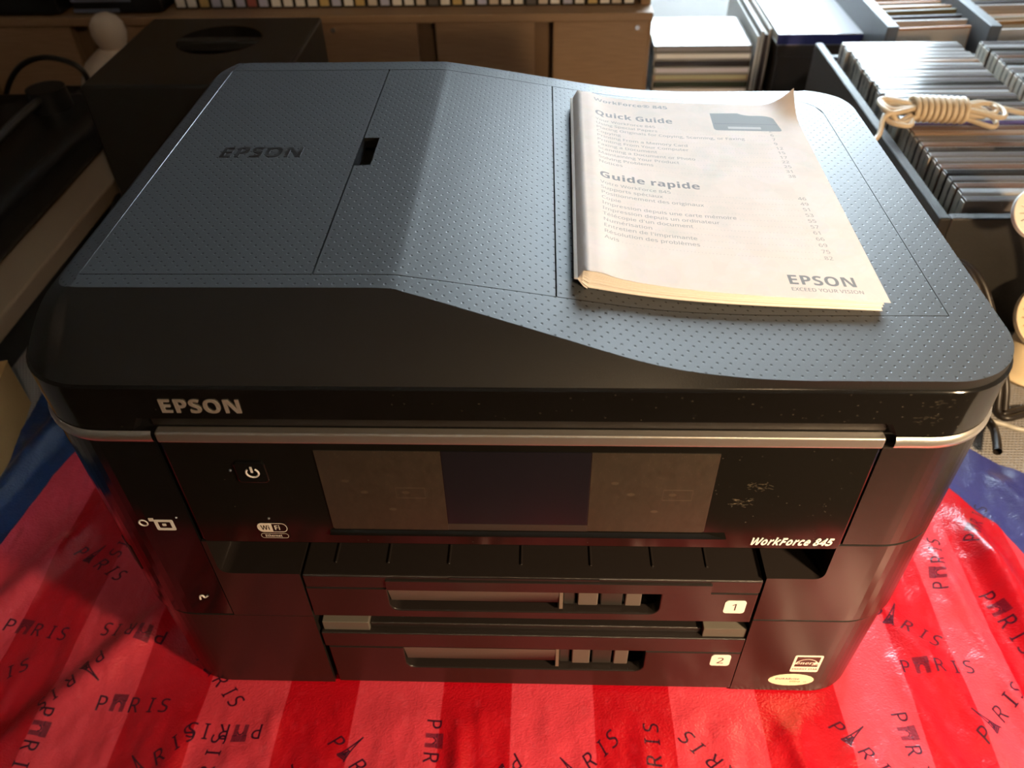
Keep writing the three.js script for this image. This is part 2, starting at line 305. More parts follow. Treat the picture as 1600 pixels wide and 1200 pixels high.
function taper(g) {
  const p = g.attributes.position; for (let i = 0; i < p.count; i++) { const y = p.getY(i), x = p.getX(i); if (Math.abs(x) > 0.17) p.setX(i, x - Math.sign(x) * (Math.abs(x) - 0.17) * 0.10 * (1 - Math.min(1, y / 0.14))); }
  g.computeVertexNormals(); return g;
}
// body
M(prism([[-0.226, -0.1402], [-0.226, -0.315], ...arcPts(-0.206, -0.315, 0.02, Math.PI, 1.5 * Math.PI, 6), ...arcPts(0.206, -0.315, 0.02, -Math.PI / 2, 0, 6), [0.226, -0.315], [0.226, -0.1402]], 0.004, 0.2262), 'rear_housing', satin, printer);
M(prism(planLoop(-0.2225, 0.2225, -0.0045, -0.325, [R0, R0, 0.02, 0.02], 8, 10, 4), 0.2262, 0.2395), 'scanner_bed', inner, printer);
M(taper(prism(rightPlan(0.1365), 0.001, 0.0825, 0.0007)), 'right_foot_cover', satin, printer);
{
  const g = csg(prism(rightPlan(0.1365), 0.0829, 0.1536, 0.0006), [box(0.12, 0.1665, 0.1236, 0.18, -0.030, 0.02, 0.005)]);
  M(g, 'right_column', satin, printer);
  M(prism(rightPlan(0.1686), 0.1542, 0.2262, 0.0006), 'right_shoulder', satin, printer);
}
M(taper(prism(leftPlan(-0.1178), 0.001, 0.0795, 0.0005)), 'left_foot_cover', satin, printer);
M(csg(box(-0.1645, -0.1178, 0.0795, 0.15, -0.14, 0), [box(-0.1618, -0.09, 0.1215, 0.18, -0.030, 0.02, 0.006)]), 'left_column', satin, printer);
const cardCover = M(prism(leftPlan(-0.1650), 0.0800, 0.2262, 0.0008), 'card_slot_cover', gloss, printer);
// memory card symbols and slot on the corner cover
{
  const wm = white, sh = rrShape(-0.1845, -0.1745, 0.1595, 0.1680, 0.001); sh.holes.push(rrShape(-0.1828, -0.1762, 0.1612, 0.1663, 0.0005, THREE.Path));
  M(strip([plate(sh, 0.0002, 0.0004, 0), plate(rrShape(-0.1808, -0.1788, 0.1630, 0.1648, 0.0004), 0.0002, 0.0004, 0), plate(rrShape(-0.1868, -0.1842, 0.1668, 0.1692, 0.0004), 0.0002, 0.0004, 0)]), 'memory_card_symbol', wm, cardCover);
  M(plate(rrShape(-0.1722, -0.1712, 0.1694, 0.1704, 0.0004), 0.0002, 0.0004, 0), 'indicator', std([0.7, 0.8, 0.9], 0.2), cardCover);
  M(tube([[-0.1802, 0.0955, 0.0001], [-0.1797, 0.0985, 0.0001], [-0.1780, 0.0992, 0.0001], [-0.1772, 0.0975, 0.0001], [-0.1757, 0.0985, 0.0001], [-0.1745, 0.0998, 0.0001]], 0.0006, 24, false, 6), 'photo_symbol', wm, cardCover);
  const e = -R0 * 0.293;
  M(mv(new RoundedBoxGeometry(0.0012, 0.010, 0.006, 2, 0.0005).rotateY(0.785), -0.2135, 0.150, e), 'card_slot_rim', std([0.5, 0.48, 0.42], 0.3, { metalness: 0.6 }), cardCover);
  M(mv(new RoundedBoxGeometry(0.003, 0.022, 0.012, 2, 0.001).rotateY(0.785), -0.2140, 0.124, e - 0.001), 'card_slot', inner, cardCover);
  M(mv(new THREE.TorusGeometry(0.0022, 0.0005, 8, 20), -0.1905, 0.1650, -0.0002), 'disc_symbol', wm, cardCover);
}
// silver trim in three lengths along the top of the body
function trim(from, to, name) {
  const prof = [[0, 0.2264], [0.0010, 0.2270], [0.0014, 0.2285], [0.0014, 0.2305], [0.0010, 0.2322], [0, 0.2330]];
  const pts = []; for (let i = from; i <= to; i++) pts.push(bodyLoop[(i + bodyLoop.length) % bodyLoop.length]);
  const nor = pts.map((p, i) => { const a = pts[Math.max(0, i - 1)], b = pts[Math.min(pts.length - 1, i + 1)]; const dx = b[0] - a[0], dz = b[1] - a[1], l = Math.hypot(dx, dz); return [-dz / l, dx / l]; });
  M(loft(prof.map(([o, y]) => pts.map((p, i) => [p[0] + nor[i][0] * o, y, p[1] + nor[i][1] * o])), false), name, silver, printer);
}
const iAt = (x) => Math.round((x + 0.226 - R0) / (0.452 - 2 * R0) * 96);
{
  // panel length as its own straight bar, corner lengths follow the loop
  trim(-52, Math.max(0, iAt(-0.166)), 'trim_left'); trim(iAt(0.1705), 96 + 14 + 40, 'trim_right');
  const g = box(-0.1630, 0.1680, 0.2264, 0.2330, -0.004, 0.0014, 0.0012); M(g, 'panel_trim', silver, printer);
}
// control panel
const dust = canvasTex(1024, 256, (c, W, H) => {
  c.fillStyle = '#151412'; c.fillRect(0, 0, W, H);
  const X = (x) => (x + 0.163) / 0.331 * W, Y = (y) => H - (y - 0.1495) / 0.0768 * H;
  for (let i = 0; i < 260; i++) { const x = -0.163 + 0.331 * Math.sqrt(rnd()), y = rr(0.15, 0.226), a = 0.15 + 0.5 * rnd(); c.fillStyle = `rgba(200,185,165,${a})`; const r = 0.4 + rnd() * 0.8; c.fillRect(X(x), Y(y), r * 1.6, r); }
  c.strokeStyle = 'rgba(200,180,150,0.35)'; c.lineWidth = 1;
  for (let i = 0; i < 60; i++) { const q = rnd() < 0.6, x = q ? rr(0.108, 0.118) : rr(0.112, 0.124), y = q ? rr(0.184, 0.190) : rr(0.196, 0.2015); c.beginPath(); c.moveTo(X(x), Y(y)); c.lineTo(X(x + rr(-0.003, 0.003)), Y(y + rr(-0.0012, 0.0012))); c.stroke(); }
});
{
  const p = M(flatUV(plate(rrShape(-0.1630, 0.1680, 0.1495, 0.2263, [0.003, 0.003, 0.0006, 0.0006]), 0, 0.022, 0.0012), -0.163, 0.1495, 0.331, 0.0768), 'control_panel', std([1, 1, 1], 0.11, { map: dust }), printer);
  M(box(-0.1650, 0.1690, 0.2330, 0.2420, -0.02, -0.0035, 0.001), 'panel_hinge_bar', satin, p);
  const smudge = canvasTex(512, 256, (c, W, H) => {
    c.fillStyle = '#37322b'; c.fillRect(0, 0, W, H);
    for (let i = 0; i < 900; i++) { c.fillStyle = `rgba(${rnd() < 0.5 ? '68,61,51' : '44,40,35'},0.10)`; c.beginPath(); c.ellipse(rnd() * W, rnd() * H, 4 + rnd() * 26, 2 + rnd() * 9, rnd() * 3, 0, 7); c.fill(); }
    c.fillStyle = 'rgba(190,175,150,0.5)'; for (let i = 0; i < 90; i++) c.fillRect(rnd() * W, rnd() * rnd() * H, 1.6, 1.2);
    c.strokeStyle = 'rgba(200,185,160,0.30)'; c.strokeRect(W * 0.60, H * 0.44, W * 0.24, H * 0.13);
    for (const [a, b] of [[0.34, 0.50], [0.68, 0.50], [0.20, 0.36], [0.55, 0.72]]) { c.beginPath(); c.ellipse(W * a, H * b, 16, 5, 0, 0, 7); c.fillStyle = 'rgba(190,170,140,0.14)'; c.fill(); }
  });
  const glassy = std([1, 1, 1], 0.30, { map: smudge });
  const touch = M(flatUV(plate(rrShape(-0.0915, -0.0322, 0.1630, 0.2212, [0.0015, 0, 0, 0]), 0.0005, 0.0012, 0.0001), -0.0915, 0.163, 0.0593, 0.0582), 'touch_keys', glassy, p);
  M(flatUV(plate(rrShape(0.0382, 0.0970, 0.1635, 0.2212, [0, 0.0015, 0, 0]), 0.0005, 0.0012, 0.0001), 0.0382, 0.1635, 0.0588, 0.0577), 'touch_keys', glassy, p);
  M(plate(rrShape(-0.0322, 0.0382, 0.1632, 0.1680, 0), 0.0005, 0.0012, 0.0001), 'screen_rim', std([0.035, 0.032, 0.028], 0.3), p);
  M(plate(rrShape(-0.0320, 0.0380, 0.1682, 0.2212, 0), 0.0005, 0.0012, 0.0001), 'screen', std([0.010, 0.010, 0.015], 0.22), p);
  // chamfered ridge under the touch area
  M(loft([[-0.0935, 0.0985], [-0.0935, 0.1085], [-0.0945, 0.1095]].map(([a, b], k) => [[a, [0.1618, 0.1598, 0.1575][k], [0.0002, 0.0022, 0.0001][k]], [b, [0.1622, 0.1602, 0.1575][k], [0.0002, 0.0022, 0.0001][k]]]), false), 'panel_ridge', gloss, p);
  // power button
  const b = M(plate(rrShape(-0.1316, -0.1165, 0.1988, 0.2132, 0.0022), 0.0012, 0.0022, 0.0006), 'power_button', gloss, p);
  M(strip([mv(new THREE.TorusGeometry(0.0030, 0.0005, 8, 28, Math.PI * 1.62).rotateZ(Math.PI * 0.69), -0.1233, 0.2062, 0.0012), box(-0.1238, -0.1228, 0.2066, 0.2104, 0.0010, 0.0016)]), 'power_symbol', white, b);
  M(mv(new THREE.SphereGeometry(0.0008, 12, 8), -0.1343, 0.2066, 0), 'power_light', std([0.10, 0.14, 0.2], 0.2), p);
  M(mv(new THREE.SphereGeometry(0.0008, 12, 8), -0.1238, 0.1702, 0), 'network_light', std([0.12, 0.14, 0.16], 0.2), p);
  const wifi = canvasTex(256, 160, (c, W, H) => {
    c.fillStyle = '#151412'; c.fillRect(0, 0, W, H); c.fillStyle = c.strokeStyle = '#e8e4da'; c.lineWidth = 6;
    const pill = (x, y, w, h) => { c.beginPath(); c.moveTo(x + h / 2, y); c.lineTo(x + w - h / 2, y); c.arc(x + w - h / 2, y + h / 2, h / 2, -Math.PI / 2, Math.PI / 2); c.lineTo(x + h / 2, y + h); c.arc(x + h / 2, y + h / 2, h / 2, Math.PI / 2, Math.PI * 1.5); c.closePath(); };
    pill(6, 6, 244, 84); c.stroke(); c.save(); c.clip(); c.fillRect(0, 0, 128, 100); c.restore();
    c.font = 'bold 62px sans-serif'; c.fillStyle = '#151412'; c.fillText('Wi', 32, 70); c.fillStyle = '#e8e4da'; c.fillText('Fi', 142, 70);
    c.lineWidth = 4; pill(14, 108, 228, 44); c.stroke(); c.font = 'bold 34px sans-serif'; c.fillText('Ethernet', 46, 142);
  });
  M(flatUV(plate(rrShape(-0.1315, -0.1155, 0.1538, 0.1668, 0.001), 0.0003, 0.0005, 0), -0.1315, 0.1538, 0.016, 0.013), 'network_badge', std([1, 1, 1], 0.2, { map: wifi }), p);
  M(fitText('WorkForce 845', 0.1212, 0.1625, 0.1535, 0.1595, 0, 0.0004, font, 0.25), 'model_lettering', white, p);
}
// output tray above the first cassette
{
  const o = M(box(-0.1168, 0.1356, 0.1088, 0.1205, -0.139, 0, 0.0012), 'output_tray', satin, printer);
  for (const x of [-0.0992, -0.0698, -0.0358, 0.0043, 0.0427, 0.0767, 0.1063]) M(box(x - 0.0006, x + 0.0006, 0.1203, 0.1213, -0.10, -0.0085, 0.0004), 'rib', satin, o);
  M(box(-0.0355, 0.0470, 0.1186, 0.1202, -0.004, 0.0003), 'stop_slot', inner, o);
  M(plate(rrShape(-0.071, 0.1085, 0.1086, 0.1176, 0.0008), 0.0011, 0.003, 0.0004), 'paper_stop', satin, o);
}
// cassettes
function cassette(name, yb, yt, slot, xa, xb, digit, sx, sy) {
  const g = new THREE.Group(); g.name = name; printer.add(g);
  const s = new THREE.Shape(), r = 0.006;
  s.moveTo(xa, yb); s.lineTo(xb, yb); s.lineTo(xb, yt); s.lineTo(slot[1], yt); s.lineTo(slot[1], slot[2] + r); s.absarc(slot[1] - r, slot[2] + r, r, 0, -Math.PI / 2, true);
  s.lineTo(slot[0] + r, slot[2]); s.absarc(slot[0] + r, slot[2] + r, r, -Math.PI / 2, -Math.PI, true); s.lineTo(slot[0], yt); s.lineTo(xa, yt); s.closePath();
  M(plate(s, 0, 0.007, 0.0007), 'front_plate', satin, g);
  const w = slot[1] - slot[0], x = (t) => slot[0] + w * t;
  M(box(xa + 0.001, xb - 0.001, yb, yb + 0.003, -0.13, -0.007), 'tray_floor', inner, g);
  M(box(xa + 0.001, xb - 0.001, yb + 0.003, yt, -0.045, -0.040), 'rear_wall', inner, g);
  // sloping grey paper plate just behind the opening, then guide blocks
  const yq = slot[2] + (yt - slot[2]) * 0.30;
  M(loft([[[x(0.005), yq - 0.001, -0.012], [x(0.63), yq - 0.001, -0.012]], [[x(0.005), yq, -0.0026], [x(0.63), yq, -0.0026]], [[x(0.0), yt - 0.0003, -0.0006], [x(0.63), yt - 0.0003, -0.0006]]], false), 'paper_plate', greyPart, g);
  M(box(x(0.632), x(0.645), slot[2] + 0.002, yt, -0.012, -0.0012), 'guide', greyLight, g);
  M(box(x(0.70), x(0.775), slot[2] + 0.003, yt - 0.0005, -0.014, -0.0030, 0.0008), 'guide', greyPart, g);
  M(box(x(0.785), x(0.868), slot[2] + 0.001, yt - 0.001, -0.016, -0.0045, 0.0008), 'guide', darkPart, g);
  M(box(x(0.647), x(0.692), slot[2] + 0.001, yt - 0.001, -0.016, -0.0050, 0.0008), 'guide', darkPart, g);
  M(box(x(0.875), x(0.935), slot[2] + 0.003, yt - 0.0005, -0.014, -0.0030, 0.0008), 'guide', greyPart, g);
  const st = canvasTex(128, 128, (c, W, H) => { c.fillStyle = '#f6f2e8'; c.fillRect(0, 0, W, H); c.fillStyle = '#111'; c.font = '96px sans-serif'; c.fillText(digit, 38, 98); });
  const sw = 0.0118, sh = 0.0120;
  M(flatUV(plate(rrShape(sx, sx + sw, sy, sy + sh, 0.002), 0.0004, 0.0006, 0), sx, sy, sw, sh), 'number_sticker', std([1, 1, 1], 0.4, { map: st }), g);
  return g;
}
cassette('paper_cassette', 0.0800, 0.1085, [-0.071, 0.082, 0.0873], -0.1168, 0.1350, '1', 0.1180, 0.0900);
{
  const g = cassette('paper_cassette', 0.0030, 0.0455, [-0.0685, 0.079, 0.0222], -0.1145, 0.1362, '2', 0.1190, 0.0315);
  M(box(-0.1165, 0.1363, 0.0462, 0.0614, -0.13, 0, 0.0008), 'cassette_cover', satin, g);
  M(box(-0.1150, -0.0870, 0.0614, 0.0700, -0.03, -0.002, 0.0006), 'end_block', greyPart, g);
  M(box(-0.0870, 0.1104, 0.0614, 0.0665, -0.03, -0.004, 0.001), 'ledge', satin, g);
  M(box(-0.0870, 0.1104, 0.0665, 0.0745, -0.05, -0.014, 0.001), 'ledge', inner, g);
  M(box(0.1106, 0.1358, 0.0614, 0.0702, -0.03, -0.0015, 0.0006), 'end_block', std([0.17, 0.15, 0.12], 0.6, { bumpMap: rep(fineGrain, 8, 8), bumpScale: 0.0003 }), g);
}
// stickers on the right foot
{
  const es = canvasTex(256, 288, (c, W, H) => {
    c.fillStyle = '#f4efe2'; c.fillRect(0, 0, W, H); c.fillStyle = '#3a1410'; c.fillRect(22, 22, W - 44, 172);
    c.strokeStyle = '#f4efe2'; c.lineWidth = 9; c.beginPath(); c.ellipse(W / 2, 190, 112, 128, 0, Math.PI * 1.06, Math.PI * 1.96); c.stroke();
    c.fillStyle = '#f4efe2'; c.font = 'italic bold 66px serif'; c.fillText('energy', 24, 152);
    c.save(); c.translate(206, 128); c.beginPath(); for (let k = 0; k < 10; k++) { const r = k % 2 ? 14 : 34, a = -Math.PI / 2 + k * Math.PI / 5; c.lineTo(r * Math.cos(a), r * Math.sin(a)); } c.fill(); c.restore();
    c.fillRect(22, 206, W - 44, 60); c.fillStyle = '#3a1410'; c.font = 'bold 36px sans-serif'; c.fillText('ENERGY STAR', 12, 250, 232);
  });
  M(flatUV(plate(rrShape(0.1690, 0.1860, 0.0255, 0.0445, 0.0012), 0.0002, 0.0006, 0), 0.1690, 0.0255, 0.017, 0.019), 'energy_sticker', std([1, 1, 1], 0.4, { map: es }), printer);
  const db = canvasTex(512, 256, (c, W, H) => { c.fillStyle = '#f7f0cf'; c.fillRect(0, 0, W, H); c.font = 'bold 54px sans-serif'; c.fillStyle = '#4a2a5a'; c.fillText('DURABrite', 74, 122, 290); c.fillStyle = '#b98a3c'; c.font = 'italic bold 50px sans-serif'; c.fillText('Ultra', 240, 178); c.fillStyle = '#c8a0a0'; c.fillText('✶', 390, 110); c.font = 'bold 24px sans-serif'; c.fillStyle = '#333'; c.fillText('Ink', 400, 176); });
  const el = new THREE.Shape(); el.absellipse(0.1722, 0.0152, 0.0141, 0.0070, 0, Math.PI * 2, false, 0);
  M(flatUV(plate(el, 0.0002, 0.0006, 0), 0.1581, 0.0082, 0.0282, 0.0140), 'ink_sticker', std([1, 1, 1], 0.4, { map: db }), printer);
}

// lid
const FX = [[-0.4, 0.288], [-0.062, 0.288], [-0.052, 0.2878], [-0.0453, 0.2868], [-0.028, 0.2841], [-0.0107, 0.2812], [0.0244, 0.2753], [0.045, 0.2718], [0.060, 0.2695], [0.075, 0.2678], [0.090, 0.2667], [0.110, 0.2658], [0.13, 0.2655], [0.4, 0.2655]];
const FM = FX.map((p, i) => { if (!i || i === FX.length - 1) return 0; const a = (p[1] - FX[i - 1][1]) / (p[0] - FX[i - 1][0]), b = (FX[i + 1][1] - p[1]) / (FX[i + 1][0] - p[0]); return a * b <= 0 ? 0 : 2 * a * b / (a + b); });
function topY(x) {
  let i = 0; while (i < FX.length - 2 && x > FX[i + 1][0]) i++;
  const [x0, y0] = FX[i], [x1, y1] = FX[i + 1], h = x1 - x0, t = (x - x0) / h, t2 = t * t, t3 = t2 * t;
  return (2 * t3 - 3 * t2 + 1) * y0 + (t3 - 2 * t2 + t) * h * FM[i] + (-2 * t3 + 3 * t2) * y1 + (t3 - t2) * h * FM[i + 1];
}
const frontZ = (x) => -1.55 * (topY(x) - 0.2655) - 0.0008;
const scuffs = canvasTex(1024, 64, (c, W, H) => {   // dust and scuff marks on the gloss band, most of them near the right corner
  c.fillStyle = '#131211'; c.fillRect(0, 0, W, H);
  for (let i = 0; i < 130; i++) { const x = Math.sqrt(rnd()), y = rnd(); c.fillStyle = `rgba(190,175,150,${0.1 + 0.4 * rnd()})`; c.fillRect(x * W, y * H, 1 + rnd(), 1); }
  c.strokeStyle = 'rgba(190,172,145,0.22)'; c.lineWidth = 0.8;
  for (let i = 0; i < 30; i++) { const a = rnd() < 0.5, x = (a ? rr(0.905, 0.925) : rr(0.895, 0.92)) * W, y = (a ? rr(0.15, 0.35) : rr(0.5, 0.75)) * H; c.beginPath(); c.moveTo(x, y); c.lineTo(x + rr(-5, 5), y + rr(-2, 2)); c.stroke(); }
});
const lid = new THREE.Group(); lid.name = 'lid'; printer.add(lid);
const SX0 = -0.197, SX1 = 0.2014, SZ0 = -0.0458, SZ1 = -0.2905, S1 = -0.0893, S2 = 0.0212, GAP = 0.0004;
{
  const lower = planLoop(-0.226, 0.226, 0, -0.318, [R0, R0, 0.03, 0.02]);
  const upper = planLoop(-0.2085, 0.2235, frontZ, -0.3074, [0.016, 0.036, 0.034, 0.012]);
  const innerLoop = planLoop(SX0, SX1, SZ0, SZ1, [0.0005, 0.0005, 0.024, 0.0005]);
  const bot = (p) => (p[1] > -0.002 && p[0] > -0.172 && p[0] < 0.1705 ? 0.2412 : 0.2337);
  const ins = (p, o) => [p[0] * (1 - o / 0.226), p[1] - o * (p[1] > -0.16 ? 1 : -1)];
  const yEdge = (p) => topY(p[0]) - 0.0035 * Math.max(0, Math.min(1, (SX0 - p[0]) / 0.0115)) - 0.001 * Math.max(0, Math.min(1, (SZ1 - p[1]) / 0.015));
  M(loft([lower.map((p) => { const q = ins(p, 0.003); return [q[0], bot(p), q[1]]; }), lower.map((p) => [p[0], bot(p), p[1]])], true), 'band_underside', inner, lid);
  const uvBand = (p) => [p[0] / 0.45 + 0.5, (p[1] - 0.233) / 0.028];
  M(loft([0, 0.25, 0.5, 0.75, 1].map((t) => lower.map((p) => { const b = bot(p); return [p[0], b + (0.2590 - b) * t, p[1]]; })), true, uvBand), 'gloss_band', std([1, 1, 1], 0.10, { map: scuffs }), lid);
  M(loft([[0.2590, 0], [0.2598, 0.0003], [0.2605, 0.001]].map(([y, o]) => lower.map((p) => { const q = ins(p, o); return [q[0], y, q[1]]; })), true), 'band_edge', gloss, lid);
  const rows = []; const lo = lower.map((p) => ins(p, 0.001));
  for (let k = 0; k <= 10; k++) { const t = k / 10; rows.push(lower.map((_, i) => { const a = lo[i], b = upper[i], y1 = yEdge(b); const side = Math.abs(a[0]) > 0.2 ? 0.35 : 0.06; return [a[0] + (b[0] - a[0]) * t, 0.2605 + (y1 - 0.2605) * (t + side * Math.sin(Math.PI * t) * 0.5), a[1] + (b[1] - a[1]) * t]; })); }
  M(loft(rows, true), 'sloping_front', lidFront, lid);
  // top frame between the outer edge and the seam
  const fr = []; for (let k = 0; k <= 6; k++) { const t = k / 6; fr.push(upper.map((_, i) => { const a = upper[i], b = innerLoop[i], x = a[0] + (b[0] - a[0]) * t, z = a[1] + (b[1] - a[1]) * t; return [x, yEdge([x, z]), z]; })); }
  const down = innerLoop.map((p) => [p[0], topY(p[0]) - 0.011, p[1]]);
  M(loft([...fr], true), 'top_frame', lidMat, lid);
  M(loft([fr[6], down], true), 'seam_wall', inner, lid);
  // dark floor under the seams
  const fl = []; for (let i = 0; i <= 120; i++) { const x = SX0 + (SX1 - SX0) * i / 120; fl.push([[x, topY(x) - 0.0105, SZ0], [x, topY(x) - 0.0105, SZ1]]); }
  M(loft(fl, false), 'seam_floor', inner, lid);
  // the three covers
  const cover = (x0, x1, hole, name, cr) => {
    const xs = [], zs = []; for (let i = 0; i <= 60; i++) xs.push(x0 + (x1 - x0) * i / 60); for (let j = 0; j <= 30; j++) zs.push(SZ0 - GAP + (SZ1 + 2 * GAP - SZ0) * j / 30);
    if (hole) { for (const x of hole.slice(0, 2)) if (x > x0 + 0.0002) xs.push(x); zs.push(hole[2], hole[3]); xs.sort((a, b) => a - b); zs.sort((a, b) => b - a); }
    const pos = [], uv = [], idx = [], n = zs.length;
    const backZ = (x, z) => { if (!cr || x < SX1 - 0.024) return z; const d = x - (SX1 - 0.024), e = 0.024 - GAP; const lim = SZ1 + 0.024 - Math.sqrt(Math.max(0, e * e - d * d)); return Math.max(z, lim); };
    for (const x of xs) for (const z0 of zs) { const z = backZ(x, z0); pos.push(x, topY(x), z); uv.push(x, z); }
    for (let i = 0; i < xs.length - 1; i++) for (let j = 0; j < n - 1; j++) {
      const cx = (xs[i] + xs[i + 1]) / 2, cz = (zs[j] + zs[j + 1]) / 2;
      if (hole && cx > hole[0] && cx < hole[1] && cz < hole[2] && cz > hole[3]) continue;
      const a = i * n + j, b = a + n; idx.push(a, b, b + 1, a, b + 1, a + 1);
    }
    // turned-down edges
    const edge = (list) => { for (let k = 0; k < list.length - 1; k++) { const [xa, za] = list[k], [xb, zb] = list[k + 1], o = pos.length / 3; pos.push(xa, topY(xa), za, xb, topY(xb), zb, xa, topY(xa) - 0.006, za, xb, topY(xb) - 0.006, zb); uv.push(0, 0, 0, 0, 0, 0, 0, 0); idx.push(o, o + 1, o + 3, o, o + 3, o + 2); } };
    edge(xs.map((x) => [x, zs[0]])); edge(xs.map((x) => [x, backZ(x, zs[n - 1])])); edge([[x0, zs[0]], [x0, backZ(x0, zs[n - 1])]]); edge([[x1, zs[0]], [x1, backZ(x1, zs[n - 1])]]);
    if (hole) edge([[hole[0], hole[2]], [hole[1], hole[2]], [hole[1], hole[3]], [hole[0], hole[3]]]);
    const g = new THREE.BufferGeometry(); g.setAttribute('position', new THREE.Float32BufferAttribute(pos, 3)); g.setAttribute('uv', new THREE.Float32BufferAttribute(uv, 2)); g.setIndex(idx); g.computeVertexNormals();
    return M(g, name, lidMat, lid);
  };
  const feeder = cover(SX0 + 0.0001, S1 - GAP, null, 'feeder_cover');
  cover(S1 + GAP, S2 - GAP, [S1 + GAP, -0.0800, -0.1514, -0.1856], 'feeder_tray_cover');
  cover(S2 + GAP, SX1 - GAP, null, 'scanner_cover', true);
  const fg = fitText('EPSON', -0.1672, -0.1214, 0, 0.0125, 0, 0.0003); fg.rotateX(-Math.PI / 2); fg.translate(0, 0.2879, -0.1615);
  M(fg, 'embossed_lettering', std([0.018, 0.019, 0.02], 0.35), feeder);
  M(tube([[SX0, 0.2880, SZ0 - 0.002], [SX0, 0.2880, SZ1 + 0.002]], 0.0003, 20, false, 6), 'edge_bead', std([0.05, 0.055, 0.06], 0.15), feeder);
  M(fitText('EPSON', -0.1548, -0.1188, 0.2452, 0.2534, 0.0001, 0.0005), 'brand_lettering', std([0.72, 0.68, 0.62], 0.35, { metalness: 0.6 }), lid);
}

